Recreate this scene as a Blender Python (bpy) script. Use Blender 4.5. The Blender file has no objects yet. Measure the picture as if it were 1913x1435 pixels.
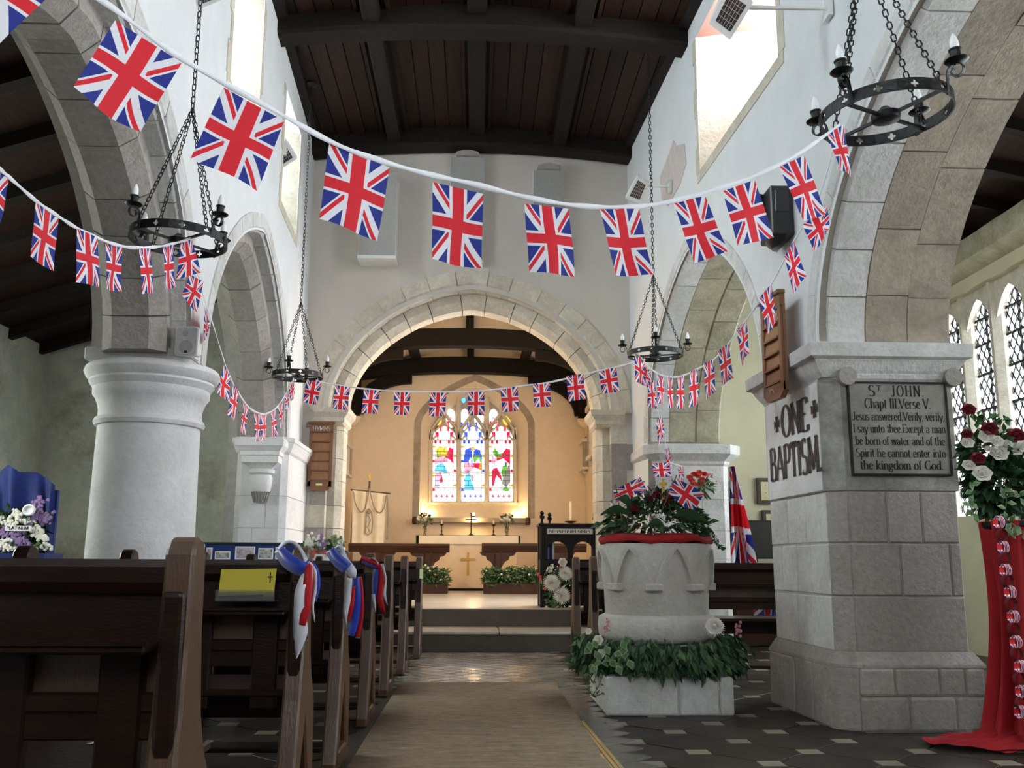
import bpy, math, random
from mathutils import Vector, Matrix
S = bpy.context.scene
COL = S.collection
random.seed(7)
V = Vector
pi = math.pi
# ------------------------------------------------------------------ camera
FPX, CAMH = 1770.0, 1.0
YAW, PITCH, ROLL = math.radians(2.1), math.radians(10.65), math.radians(0.28)
_f = V((math.sin(YAW)*math.cos(PITCH), math.cos(YAW)*math.cos(PITCH), math.sin(PITCH)))
_r0 = V((math.cos(YAW), -math.sin(YAW), 0)); _u0 = _r0.cross(_f)
_r = math.cos(ROLL)*_r0 + math.sin(ROLL)*_u0
_u = math.cos(ROLL)*_u0 - math.sin(ROLL)*_r0
cam = bpy.data.cameras.new('camera'); camo = bpy.data.objects.new('camera', cam); COL.objects.link(camo)
m = Matrix.Identity(4)
for i in range(3):
    m[i][0], m[i][1], m[i][2] = _r[i], _u[i], -_f[i]
m[2][3] = CAMH
camo.matrix_world = m
cam.sensor_fit = 'HORIZONTAL'; cam.sensor_width = 36; cam.lens = FPX*36/1913; cam.clip_start = .05; cam.clip_end = 200
S.camera = camo
def ray(x, y): return _f + _r*((x-956.5)/FPX) - _u*((y-717.5)/FPX)
def A(x, y, Y): d = ray(x, y); return d*(Y/d.y) + V((0, 0, CAMH))
def AX(x, y, X): d = ray(x, y); return d*(X/d.x) + V((0, 0, CAMH))
def AZ(x, y, Z=0.): d = ray(x, y); return d*((Z-CAMH)/d.z) + V((0, 0, CAMH))
# ------------------------------------------------------------------ world, exposure
w = bpy.data.worlds.new('sky'); S.world = w; w.use_nodes = True
bg = w.node_tree.nodes['Background']; bg.inputs[0].default_value = (.78, .88, 1, 1); bg.inputs[1].default_value = 1.0
S.view_settings.view_transform = 'Standard'; S.view_settings.look = 'None'; S.view_settings.gamma = 1
S.view_settings.use_curve_mapping = False
S.view_settings.exposure = 0.4
S.cycles.max_bounces = 6; S.cycles.diffuse_bounces = 4; S.cycles.glossy_bounces = 3
S.cycles.transparent_max_bounces = 8; S.cycles.sample_clamp_indirect = 6; S.cycles.caustics_reflective = False; S.cycles.caustics_refractive = False
# window daylight: strength of each window set; north and west are added fill panes
SKY_CLERE_R, SKY_CLERE_L, SKY_AISLE_S, FILL_AISLE_N, FILL_WEST, SKY_EAST = 40, 33, 21, 11, 9.0, 2.3
def lamp(name, loc, power, col=(1, .72, .42), r=.1, kind='POINT', **k):
    l = bpy.data.lights.new(name, kind); l.energy = power; l.color = col
    if kind in ('POINT', 'SPOT'): l.shadow_soft_size = r
    for a, b in k.items(): setattr(l, a, b)
    o = bpy.data.objects.new(name, l); o.location = loc; COL.objects.link(o); return o
WARM = (1, .68, .38)
lamp('chancel_lamp', (-1.75, 13.1, 4.0), 72, WARM, .12)
lamp('chancel_lamp', (1.75, 13.1, 4.0), 72, WARM, .12)
lamp('chancel_lamp', (-1.9, 15.4, 4.6), 40, WARM, .12)
lamp('chancel_lamp', (1.6, 15.4, 4.6), 40, WARM, .12)
lamp('sill_lamp', (-.06, 20.33, 1.90), 16, (1, .62, .25), .05)
lamp('recess_lamp', (-1.02, 20.66, 2.08), 5, (1, .66, .30), .05)
lamp('recess_lamp', (.90, 20.66, 2.08), 5, (1, .66, .30), .05)
# ------------------------------------------------------------------ helpers
class MB:
    def __init__(s): s.v = []; s.f = []; s.m = []; s.uv = {}
    def add(s, vs, fs, mi=0):
        b = len(s.v); s.v += [tuple(p) for p in vs]
        for q in fs: s.f.append(tuple(b+i for i in q)); s.m.append(mi)
        return b
    def quad(s, a, b, c, d, mi=0): s.add([a, b, c, d], [(0, 1, 2, 3)], mi)
    def box(s, x0, x1, y0, y1, z0, z1, mi=0):
        s.add([(x0,y0,z0),(x1,y0,z0),(x1,y1,z0),(x0,y1,z0),(x0,y0,z1),(x1,y0,z1),(x1,y1,z1),(x0,y1,z1)],
              [(3,2,1,0),(4,5,6,7),(0,1,5,4),(1,2,6,5),(2,3,7,6),(3,0,4,7)], mi); return s
    def hexa(s, p, mi=0): s.add(p, [(3,2,1,0),(4,5,6,7),(0,1,5,4),(1,2,6,5),(2,3,7,6),(3,0,4,7)], mi); return s
    def obox(s, c, a, b, d, mi=0):
        c = V(c); a, b, d = V(a), V(b), V(d)
        return s.hexa([c-a-b-d, c+a-b-d, c+a+b-d, c-a+b-d, c-a-b+d, c+a-b+d, c+a+b+d, c-a+b+d], mi)
    def bar(s, p, q, w, h=None, up=(0,0,1), mi=0):
        p, q = V(p), V(q); d = q-p; up = V(up)
        if abs(d.normalized().dot(up)) > .98: up = V((0,1,0))
        a = d.cross(up).normalized(); b = a.cross(d).normalized(); h = h or w
        return s.obox((p+q)/2, a*w/2, d/2, b*h/2, mi)
    def prism(s, poly, ext, mi=0):
        n = len(poly); e = V(ext); P = [V(p) for p in poly]
        s.add(P+[p+e for p in P], [tuple(range(n))[::-1], tuple(range(n, 2*n))]+[(i, (i+1) % n, n+(i+1) % n, n+i) for i in range(n)], mi); return s
    def loft(s, rings, close=True, caps=True, mi=0):
        n = len(rings[0]); vs = [p for r in rings for p in r]; fs = []
        for k in range(len(rings)-1):
            for i in range(n if close else n-1): j = (i+1) % n; fs.append((k*n+i, k*n+j, (k+1)*n+j, (k+1)*n+i))
        if caps: fs += [tuple(range(n))[::-1], tuple(range((len(rings)-1)*n, len(rings)*n))]
        s.add(vs, fs, mi); return s
    def tube(s, pts, r, n=6, closed=False, caps=True, mi=0):
        P = [V(p) for p in pts]; N = len(P); rings = []; a = None
        for i in range(N):
            d = (P[(i+1) % N]-P[i-1]) if closed else (P[min(i+1, N-1)]-P[max(i-1, 0)])
            d = d.normalized() if d.length > 1e-9 else V((0,0,1))
            if a is None: a = d.cross(V((0,0,1)) if abs(d.z) < .95 else V((1,0,0)))
            a = (a-d*a.dot(d)).normalized(); b = d.cross(a)
            rr = r[i] if isinstance(r, (list, tuple)) else r
            rings.append([P[i]+(a*math.cos(t)+b*math.sin(t))*rr for t in (2*pi*k/n for k in range(n))])
        if closed: rings.append(rings[0])
        return s.loft(rings, True, caps and not closed, mi)
    def lathe(s, prof, c=(0,0,0), n=16, mi=0, rot=0., sq=False):
        c = V(c); k = 1/math.cos(pi/n) if sq else 1
        return s.loft([[c+V((r*k*math.cos(rot+2*pi*i/n), r*k*math.sin(rot+2*pi*i/n), z)) for i in range(n)] for r, z in prof], True, True, mi)
    def ball(s, c, r, n=8, mi=0, sq=(1,1,1)):
        c = V(c); rg = []
        for j in range(n//2+1):
            t = pi*j/(n//2); rr = max(math.sin(t), .02)
            rg.append([c+V((r*sq[0]*rr*math.cos(2*pi*i/n), r*sq[1]*rr*math.sin(2*pi*i/n), -r*sq[2]*math.cos(t))) for i in range(n)])
        return s.loft(rg, True, True, mi)
    def strip(s, pts, wid, mi=0, th=0):
        P = [V(p) for p in pts]; vs = []
        for p, q in zip(P, wid): vs += [p-V(q), p+V(q)]
        s.add(vs, [(2*i, 2*i+1, 2*i+3, 2*i+2) for i in range(len(P)-1)], mi); return s
    def leaf(s, p, d, up, L, W, mi=0, fold=.25):
        p = V(p); d = V(d).normalized(); a = d.cross(V(up))
        a = a.normalized() if a.length > 1e-5 else V((1,0,0)); n = a.cross(d)
        m_ = p+d*L*.45; t = p+d*L-n*L*.15
        s.add([p, m_+a*W/2+n*W*fold, t, m_-a*W/2+n*W*fold, m_], [(0,1,4),(1,2,4),(4,2,3),(0,4,3)], mi)
    def build(s, name, mat=None, parent=None, smooth=False, bevel=0, loc=None, auto=True):
        me = bpy.data.meshes.new(name); me.from_pydata(s.v, [], s.f); me.validate(); 
        mats = mat if isinstance(mat, (list, tuple)) else [mat]
        for q in mats: me.materials.append(M[q] if isinstance(q, str) else q)
        if len(mats) > 1 and len(me.polygons) == len(s.m): me.polygons.foreach_set('material_index', s.m)
        if smooth:
            me.polygons.foreach_set('use_smooth', [True]*len(me.polygons))
        o = bpy.data.objects.new(name, me); COL.objects.link(o)
        if loc is not None: o.location = loc
        if bevel:
            b = o.modifiers.new('bevel', 'BEVEL'); b.width = bevel; b.segments = 1 if bevel < .012 else 2; b.limit_method = 'ANGLE'; b.angle_limit = .6
        if smooth and auto:
            try: me.set_sharp_from_angle(angle=.7)
            except Exception: pass
        if parent is not None: par(o, parent)
        return o
def par(o, p):
    o.parent = p
    o.matrix_parent_inverse = Matrix.Translation(p.location).inverted()
def empty(name, loc=(0,0,0)):
    o = bpy.data.objects.new(name, None); o.location = loc; o.empty_display_size = .1; COL.objects.link(o); return o
def tag(o, label, cat, group=None):
    o['label'] = label; o['category'] = cat
    if group: o['group'] = group
    return o
def thing(name, label, cat, loc=(0,0,0), group=None): return tag(empty(name, loc), label, cat, group)
def struct(o, label=None):
    o['kind'] = 'structure'
    if label: o['label'] = label
    return o
def dup(o, parent=None, loc=None):
    c = o.copy(); COL.objects.link(c)
    if parent is not None: c.parent = parent
    if loc is not None: c.location = loc
    for ch in list(o.children): dup(ch, c)
    return c
def smooth_path(pts, k=6):
    P = [V(p) for p in pts]; out = []
    for i in range(len(P)-1):
        p0, p1, p2, p3 = P[max(i-1, 0)], P[i], P[i+1], P[min(i+2, len(P)-1)]
        for j in range(k):
            t = j/k; out.append(.5*((2*p1)+(p2-p0)*t+(2*p0-5*p1+4*p2-p3)*t*t+(3*p1-p0-3*p2+p3)*t**3))
    return out+[P[-1]]
# ------------------------------------------------------------------ materials
M = {}
class X:                                    # tiny shader maths
    nt = None
    def __init__(s, sk): s.k = sk
    @classmethod
    def op(c, o, *a):
        n = c.nt.nodes.new('ShaderNodeMath'); n.operation = o
        for i, q in enumerate(a):
            if isinstance(q, X): c.nt.links.new(q.k, n.inputs[i])
            else: n.inputs[i].default_value = q
        return X(n.outputs[0])
    def __add__(s, o): return X.op('ADD', s, o)
    def __sub__(s, o): return X.op('SUBTRACT', s, o)
    def __mul__(s, o): return X.op('MULTIPLY', s, o)
    def lt(s, o): return X.op('LESS_THAN', s, o)
    def gt(s, o): return X.op('GREATER_THAN', s, o)
    def abs(s): return X.op('ABSOLUTE', s)
    def sign(s): return X.op('SIGN', s)
    def mx(s, o): return X.op('MAXIMUM', s, o)
def mixc(nt, fac, a, b):
    n = nt.nodes.new('ShaderNodeMix'); n.data_type = 'RGBA'
    for sk, q in ((0, fac), (6, a), (7, b)):
        if isinstance(q, X): nt.links.new(q.k, n.inputs[sk])
        elif hasattr(q, 'is_linked'): nt.links.new(q, n.inputs[sk])
        else: n.inputs[sk].default_value = q if sk == 0 else (*q, 1)
    return n.outputs[2]
def mat(name, col, rough=.7, col2=None, scale=4., bump=0., bscale=30., metal=0., stain=None, sscale=1.2, samt=.5, stretch=(1,1,1), emit=None, spec=.5, sheen=0, coord='Object', trans=0., rnd=0., grain=0.):
    mt = bpy.data.materials.new(name); mt.use_nodes = True; nt = mt.node_tree; p = nt.nodes['Principled BSDF']
    p.inputs['Roughness'].default_value = rough; p.inputs['Metallic'].default_value = metal; p.inputs['Specular IOR Level'].default_value = spec
    p.inputs['Base Color'].default_value = (*col, 1)
    if sheen: p.inputs['Sheen Weight'].default_value = sheen
    if trans: p.inputs['Transmission Weight'].default_value = trans
    c = None
    if col2 or bump or stain or rnd or grain:
        tc = nt.nodes.new('ShaderNodeTexCoord'); mp = nt.nodes.new('ShaderNodeMapping'); nt.links.new(tc.outputs[coord], mp.inputs[0]); mp.inputs['Scale'].default_value = stretch
        def noise(sc, det=4, ro=.6):
            n = nt.nodes.new('ShaderNodeTexNoise'); n.inputs['Scale'].default_value = sc; n.inputs['Detail'].default_value = det; n.inputs['Roughness'].default_value = ro
            nt.links.new(mp.outputs[0], n.inputs[0]); return n.outputs[0]
        def ramp(sk, a, b):
            r = nt.nodes.new('ShaderNodeMapRange'); r.inputs[1].default_value = a; r.inputs[2].default_value = b; nt.links.new(sk, r.inputs[0]); return X(r.outputs[0])
        X.nt = nt; c = col
        if col2: c = mixc(nt, ramp(noise(scale), .3, .7), c, col2)
        if stain: c = mixc(nt, ramp(noise(sscale, 6, .7), .52, .72)*samt, c, stain)
        if grain:
            hv = nt.nodes.new('ShaderNodeHueSaturation'); g = ramp(noise(24, 6, .75), .32, .62)*(.9*grain)+(1-.6*grain); g2 = ramp(noise(5, 5, .65), .3, .7)*(.9*grain)+(1-.45*grain); g = g*g2; nt.links.new(g.k, hv.inputs['Value'])
            if isinstance(c, tuple): hv.inputs['Color'].default_value = (*c, 1)
            else: nt.links.new(c, hv.inputs['Color'])
            c = hv.outputs[0]
        if rnd:
            oi = nt.nodes.new('ShaderNodeObjectInfo'); hs = nt.nodes.new('ShaderNodeHueSaturation')
            hs.inputs['Value'].default_value = 1; v = X(oi.outputs['Random'])*(2*rnd)+(1-rnd); nt.links.new(v.k, hs.inputs['Value'])
            if isinstance(c, tuple): hs.inputs['Color'].default_value = (*c, 1)
            else: nt.links.new(c, hs.inputs['Color'])
            c = hs.outputs[0]
        if not isinstance(c, tuple): nt.links.new(c, p.inputs['Base Color'])
        if bump:
            bn = nt.nodes.new('ShaderNodeBump'); bn.inputs['Strength'].default_value = bump; bn.inputs['Distance'].default_value = .02
            nt.links.new(noise(bscale, 5), bn.inputs['Height']); nt.links.new(bn.outputs[0], p.inputs['Normal'])
    if emit:
        p.inputs['Emission Color'].default_value = (*col, 1); p.inputs['Emission Strength'].default_value = emit
    M[name] = mt; return mt
mat('plaster', (.78, .79, .79), .9, (.72, .73, .73), 2, .25, 14, stain=(.52, .46, .40), sscale=.9, samt=.12, grain=0.03)
mat('plaster_east', (.66, .61, .55), .9, (.60, .55, .49), 1.5, .2, 14)
mat('plaster_aisle', (.62, .62, .52), .95, (.52, .53, .44), 3, .4, 18, stain=(.20, .16, .09), sscale=1.1, samt=.75, grain=0.2)
mat('plaster_khaki', (.62, .58, .40), .95, (.55, .52, .36), 2, .2, 18)
mat('plaster_chancel', (.74, .63, .49), .9, (.69, .58, .44), 2, .15, 14, grain=0.06)  # white plaster with the warm lamp light mixed into its colour
mat('plaster_ceiling', (.86, .76, .60), .9)
mat('whitewash', (.82, .82, .82), .85, (.72, .71, .70), 3, .35, 20, stain=(.45, .38, .33), sscale=2., samt=.25, grain=0.1)
mat('stone_white', (.72, .72, .70), .9, (.58, .57, .54), 4, .5, 25, stain=(.36, .31, .25), sscale=2.5, samt=.35, rnd=.08, grain=0.2)
mat('stone_grey', (.42, .385, .35), .9, (.31, .285, .255), 5, .6, 30, stain=(.22, .19, .14), sscale=2.5, samt=.4, rnd=.12, grain=0.3)
mat('stone_brown', (.42, .355, .285), .9, (.32, .27, .215), 4, .5, 25, stain=(.20, .17, .12), sscale=2, samt=.35, rnd=.10, grain=0.25)
mat('stone_olive', (.46, .43, .31), .9, (.34, .31, .21), 4, .5, 25, stain=(.18, .16, .10), sscale=2, samt=.4, rnd=.08, grain=0.25)
mat('stone_cream', (.70, .65, .54), .9, (.58, .52, .42), 4, .4, 25, stain=(.38, .33, .25), sscale=3, samt=.4, rnd=.08, grain=0.25)
mat('mortar', (.55, .53, .49), .95, (.42, .40, .36), 10, .5, 60)
mat('mortar_dark', (.36, .33, .28), .95, (.26, .24, .2), 10, .5, 60)
mat('roof_board', (.030, .012, .0065), .55, (.010, .0045, .0028), 6, .3, 30, stretch=(6, .6, 6), coord='Object', rnd=.35, spec=.2)
mat('roof_beam', (.012, .0072, .0046), .65, (.006, .0036, .0023), 5, .4, 25, stretch=(3, 3, 3), spec=.2)
mat('black_beam', (.007, .005, .004), .7, (.004, .003, .0025), 6, .3, 25, spec=.15)
mat('pew_wood', (.019, .0075, .004), .28, (.009, .0038, .0022), 5, .15, 40, stretch=(1, 1, 4), spec=.22)
mat('pew_lit', (.085, .040, .017), .38, (.06, .03, .014), 6, .15, 40, stretch=(3, 3, .6))  # pew wood in lighter brown: light on its faces put into the colour
mat('oak', (.22, .090, .034), .42, (.19, .08, .03), 6, .15, 40, stretch=(4, 4, .7))
mat('oak_panel', (.34, .16, .065), .4, (.27, .12, .048), 6, .1, 40, stretch=(4, 4, .7))
mat('rail_wood', (.050, .018, .009), .45, (.030, .011, .006), 5, .1, 40, spec=.25)
mat('black_wood', (.010, .0075, .006), .4, (.006, .004, .0035), 6, .15, 40, spec=.2)
mat('iron', (.012, .013, .013), .38, (.02, .021, .021), 20, .15, 60, metal=.6)
mat('bulb', (.93, .94, .95), .15)
mat('tile_dark', (.036, .028, .020), .45, (.024, .019, .014), 3, .15, 40, rnd=.22, stain=(.09, .08, .065), sscale=3, samt=.5, grain=0.3, spec=.22)
mat('tile_brown', (.085, .068, .05), .4, (.06, .048, .036), 3, .15, 40, rnd=.2)
mat('tile_light', (.27, .235, .175), .45, (.21, .18, .135), 5, .15, 40, rnd=.1)
mat('tile_aisle', (.24, .225, .195), .27, (.18, .17, .145), 3, .015, 20, rnd=.3)
mat('floor_bed', (.030, .027, .023), .7)
mat('platform', (.52, .49, .44), .24, (.44, .41, .36), 2, .08, 20)
mat('step_face', (.085, .068, .05), .6, (.06, .048, .036), 3, .2, 30)
mat('carpet', (.40, .31, .215), .97, (.29, .22, .15), 9, .6, 160, stretch=(1, 2.5, 1), stain=(.13, .09, .055), sscale=7, samt=.4, grain=0.4)
mat('brass_strip', (.72, .58, .28), .35, metal=.7)
mat('gold', (.62, .40, .10), .35, metal=.8)
mat('gold_cloth', (.50, .33, .07), .7)
mat('dark_metal', (.06, .04, .03), .4, metal=.5)
mat('ink', (.022, .018, .016), .9)
mat('ink_brown', (.05, .034, .028), .9, (.10, .075, .06), 14)
mat('slate_panel', (.30, .285, .25), .85, (.22, .21, .185), 4, .3, 30, stain=(.13, .12, .10), sscale=3, samt=.5, grain=0.3)
mat('pier_band', (.24, .23, .20), .9, (.42, .41, .38), 5, .4, 30, grain=0.3)  # mottled dark grey for the band behind tablet and text
mat('white_plastic', (.82, .82, .80), .4)
mat('grey_cloth', (.40, .39, .37), .8, (.34, .33, .31), 40)
mat('grey_grille', (.46, .47, .47), .6, (.52, .53, .53), 60)
mat('black_plastic', (.012, .012, .012), .35)
mat('heater_dark', (.02, .02, .02), .3)
mat('metal_wire', (.5, .5, .48), .35, metal=.8)
mat('tape', (.82, .82, .86), .8)
mat('satin_blue', (.012, .045, .42), .28, sheen=.4)
mat('satin_white', (.82, .83, .90), .32)
mat('satin_red', (.55, .012, .02), .3)
mat('red_cloth', (.36, .004, .008), .85, (.28, .003, .006), 6, .2, 40)
mat('green_cloth', (.02, .10, .05), .8)
mat('linen', (.83, .74, .58), .85, (.76, .67, .52), 4)
mat('frontal', (.74, .60, .42), .85, (.68, .54, .37), 3)
mat('leaf_dark', (.018, .060, .020), .5, (.030, .085, .028), 12, rnd=.2)
mat('leaf_mid', (.045, .13, .035), .5, (.07, .17, .045), 12, rnd=.2)
mat('leaf_pale', (.30, .36, .20), .55, (.16, .25, .10), 30)
mat('petal_white', (.84, .82, .76), .6, (.78, .74, .64), 10)
mat('petal_red', (.19, .006, .012), .6, (.12, .004, .008), 10)
mat('petal_coral', (.75, .10, .075), .6, (.62, .06, .05), 10)
mat('petal_purple', (.22, .11, .30), .7, (.30, .2, .4), 20)
mat('petal_pink', (.55, .22, .26), .7)
mat('stem', (.06, .10, .03), .6)
mat('velvet', (.003, .016, .13), .6, (.002, .008, .07), 5, .3, 12, sheen=.15, spec=.2)
mat('board_blue', (.005, .028, .15), .85)
mat('photo_a', (.75, .6, .68), .5, (.2, .2, .25), 30)
mat('photo_b', (.75, .75, .72), .5, (.06, .07, .07), 25)
mat('paper', (.86, .86, .86), .8)
mat('card_yellow', (.46, .38, .025), .7)
mat('card_lime', (.75, .78, .35), .7)
mat('marble', (.72, .68, .60), .5, (.62, .57, .49), 5)
mat('tablet_frame', (.36, .31, .25), .7, (.28, .24, .2), 6)
mat('frame_dark', (.05, .035, .025), .5)
mat('certificate', (.66, .60, .36), .6, (.55, .5, .3), 8)
mat('candle', (.85, .78, .62), .5)
mat('wire_dark', (.03, .03, .03), .6)
mat('clear_plastic', (.9, .92, .92), .08, trans=.9)
mat('glass_vase', (.9, .82, .55), .08, trans=.85)
mat('ribbon_print', (.45, .45, .55), .7, (.18, .03, .05), 40)
mat('banner_cloth', (.86, .80, .66), .8, (.78, .70, .54), 5, .2, 20)
mat('lead', (.05, .05, .05), .6)
mat('flag_dark', (.02, .02, .08), .8)
mat('soil', (.05, .03, .02), .9)
mat('red_brick', (.42, .20, .16), .9)
def glow(name, col, st):
    mt = bpy.data.materials.new(name); mt.use_nodes = True; nt = mt.node_tree; nt.nodes.remove(nt.nodes['Principled BSDF'])
    e = nt.nodes.new('ShaderNodeEmission'); e.inputs[0].default_value = (*col, 1); e.inputs[1].default_value = st
    nt.links.new(e.outputs[0], nt.nodes['Material Output'].inputs[0]); M[name] = mt
glow('sky_clere_r', (.86, .94, 1), SKY_CLERE_R); glow('sky_clere_l', (.76, .90, 1), SKY_CLERE_L)
glow('sky_aisle_s', (.87, .95, 1), SKY_AISLE_S); glow('fill_aisle_n', (.92, 1, .93), FILL_AISLE_N); glow('fill_west', (.88, .95, 1), FILL_WEST)
glow('fill_chancel', (.92, .97, 1), 11)
glow('glass_white', (1, .97, .90), SKY_EAST)
for n_, c_, k_ in (('glass_blue', (.03, .09, .85), 1.5), ('glass_sky', (.12, .5, .95), 1.4), ('glass_red', (.80, .012, .06), 1.5), ('glass_pink', (.9, .30, .40), 1.5), ('glass_green', (.16, .48, .06), 1.1), ('glass_gold', (.95, .55, .05), 1.3), ('glass_violet', (.42, .40, .85), 1.6), ('glass_dim', (.30, .26, .24), 1.0)):
    glow(n_, c_, k_)
def union_jack(name, W, H, red=(.76, .018, .035), blue=(.016, .032, .27), white=(.86, .86, .92)):
    mt = bpy.data.materials.new(name); mt.use_nodes = True; nt = mt.node_tree; p = nt.nodes['Principled BSDF']; p.inputs['Roughness'].default_value = .75
    uv = nt.nodes.new('ShaderNodeUVMap'); uv.uv_map = 'UVMap'; sp = nt.nodes.new('ShaderNodeSeparateXYZ'); nt.links.new(uv.outputs[0], sp.inputs[0]); X.nt = nt
    a = (X(sp.outputs[0])-.5)*W; b = (X(sp.outputs[1])-.5)*H
    L = math.hypot(W, H); s = min(W, H)
    d1 = (a*(H/L)-b*(W/L)); d2 = (a*(H/L)+b*(W/L)); ar, br = a.abs(), b.abs(); sg = b.sign()
    hw = .105*s
    wd = d1.abs().lt(hw).mx(d2.abs().lt(hw))
    e1 = d1*sg; e2 = d2*sg
    rd = (e1.gt(.005*s)*e1.lt(.075*s)).mx(e2.gt(.005*s)*e2.lt(.075*s))
    wc = ar.lt(.175*s).mx(br.lt(.175*s)); rc = ar.lt(.115*s).mx(br.lt(.115*s))
    c = mixc(nt, wd, blue, white); c = mixc(nt, rd, c, red); c = mixc(nt, wc, c, white); c = mixc(nt, rc, c, red)
    nt.links.new(c, p.inputs['Base Color'])
    tr = nt.nodes.new('ShaderNodeBsdfTranslucent'); nt.links.new(c, tr.inputs[0]); ms = nt.nodes.new('ShaderNodeMixShader'); ms.inputs[0].default_value = .3
    nt.links.new(p.outputs[0], ms.inputs[1]); nt.links.new(tr.outputs[0], ms.inputs[2]); nt.links.new(ms.outputs[0], nt.nodes['Material Output'].inputs[0])
    M[name] = mt
union_jack('flag', 15.5, 24)
union_jack('flag_wide', 24, 15)
def cloth(name, fn, nu, nv, matn, parent=None, smooth=True):
    me = bpy.data.meshes.new(name); vs = [tuple(fn(i/nu, j/nv)) for j in range(nv+1) for i in range(nu+1)]
    fs = [(j*(nu+1)+i, j*(nu+1)+i+1, (j+1)*(nu+1)+i+1, (j+1)*(nu+1)+i) for j in range(nv) for i in range(nu)]
    me.from_pydata(vs, [], fs); me.materials.append(M[matn]); uvl = me.uv_layers.new(name='UVMap')
    for pl in me.polygons:
        for li in pl.loop_indices:
            k = me.loops[li].vertex_index; uvl.data[li].uv = ((k % (nu+1))/nu, (k//(nu+1))/nv)
    if smooth: me.polygons.foreach_set('use_smooth', [True]*len(me.polygons))
    o = bpy.data.objects.new(name, me); COL.objects.link(o)
    if parent is not None: par(o, parent)
    return o
# ================================================================== STRUCTURE
YE = 11.9                                       # west face of the chancel-arch wall
def xl(y): return -2.2+.045*(YE-y)
def xr(y): return 1.97+.045*(YE-y)
TL, TR, ZT, ZS = .66, .85, 6.75, 4.5
class Arch:
    def __init__(s, c, a, z0, rise, k=.15): s.c, s.a, s.z0, s.r, s.k = c, a, z0, rise, k
    def z(s, u):
        t = (u-s.c)/s.a
        return None if abs(t) > 1.0001 else s.z0+s.r*((1-s.k)*math.sqrt(max(0, 1-t*t))+s.k*(1-abs(t)))
    def p(s, th): return (s.c-s.a*math.cos(th), s.z0+s.r*((1-s.k)*math.sin(th)+s.k*(1-abs(math.cos(th)))))
    def n(s, th):
        e = 1e-3; p, q = s.p(max(th-e, 0)), s.p(min(th+e, pi)); dx, dz = q[0]-p[0], q[1]-p[1]; L = math.hypot(dx, dz); return (-dz/L, dx/L)
    def off(s, th, r): p = s.p(th); n = s.n(th); return (p[0]+n[0]*r, p[1]+n[1]*r)
def arch_wall(name, pos, u0, u1, T, base, arches, zs, zt, wins, mats, kind_label):
    """wall with arched openings below zs and splayed windows (u0,u1,z0,z1,inset,sillrise) above"""
    b = MB(); us = set([u0, u1])
    for ar in arches:
        for i in range(41): us.add(ar.p(pi*i/40)[0])
    for q in base: us.add(q[0]); us.add(q[1])
    us = sorted(u for u in us if u0-1e-6 <= u <= u1+1e-6)
    def low(u):
        for ar in arches:
            if ar.c-ar.a-1e-6 <= u <= ar.c+ar.a+1e-6: return ar.z(min(max(u, ar.c-ar.a), ar.c+ar.a))+.012
        return None
    for a, c in zip(us, us[1:]):
        if c-a < 1e-6: continue
        mdl = (a+c)/2; z = low(mdl)
        if z is None:
            zb = 0
            for q in base:
                if q[0]-1e-6 <= mdl <= q[1]+1e-6: zb = q[2]
            za = zc = zb
        else: za, zc = low(a), low(c)
        za, zc = min(za, zs), min(zc, zs)
        b.quad(pos(a, za, 0), pos(c, zc, 0), pos(c, zs, 0), pos(a, zs, 0))
        b.quad(pos(a, za, T), pos(a, zs, T), pos(c, zs, T), pos(c, zc, T))
        b.quad(pos(a, za, 0), pos(a, za, T), pos(c, zc, T), pos(c, zc, 0), 1)
        if z is None:
            for e, zz in ((a, za), (c, zc)): b.quad(pos(e, zz, 0), pos(e, zs, 0), pos(e, zs, T), pos(e, zz, T), 1)
    uc = sorted(set([u0, u1]+[v for q in wins for v in q[:2]])); zc_ = sorted(set([zs, zt]+[v for q in wins for v in q[2:4]]))
    for a, c in zip(uc, uc[1:]):
        for d, e in zip(zc_, zc_[1:]):
            if any(q[0]-1e-6 <= a and c <= q[1]+1e-6 and q[2]-1e-6 <= d and e <= q[3]+1e-6 for q in wins): continue
            b.quad(pos(a, d, 0), pos(c, d, 0), pos(c, e, 0), pos(a, e, 0)); b.quad(pos(a, d, T), pos(a, e, T), pos(c, e, T), pos(c, d, T))
    for q in wins:
        ins, sr = q[4], q[5]
        o = [(q[0], q[2]), (q[1], q[2]), (q[1], q[3]), (q[0], q[3])]; i_ = [(q[0]+ins, q[2]+sr), (q[1]-ins, q[2]+sr), (q[1]-ins, q[3]-.05), (q[0]+ins, q[3]-.05)]
        for k in range(4):
            j = (k+1) % 4; b.quad(pos(*o[k], 0), pos(*o[j], 0), pos(*i_[j], T), pos(*i_[k], T), 2 if k != 2 else 3)
    b.quad(pos(u0, zt, 0), pos(u1, zt, 0), pos(u1, zt, T), pos(u0, zt, T))
    for e in (u0, u1): b.quad(pos(e, zs, 0), pos(e, zt, 0), pos(e, zt, T), pos(e, zs, T))
    return struct(b.build(name, mats), kind_label)
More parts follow.
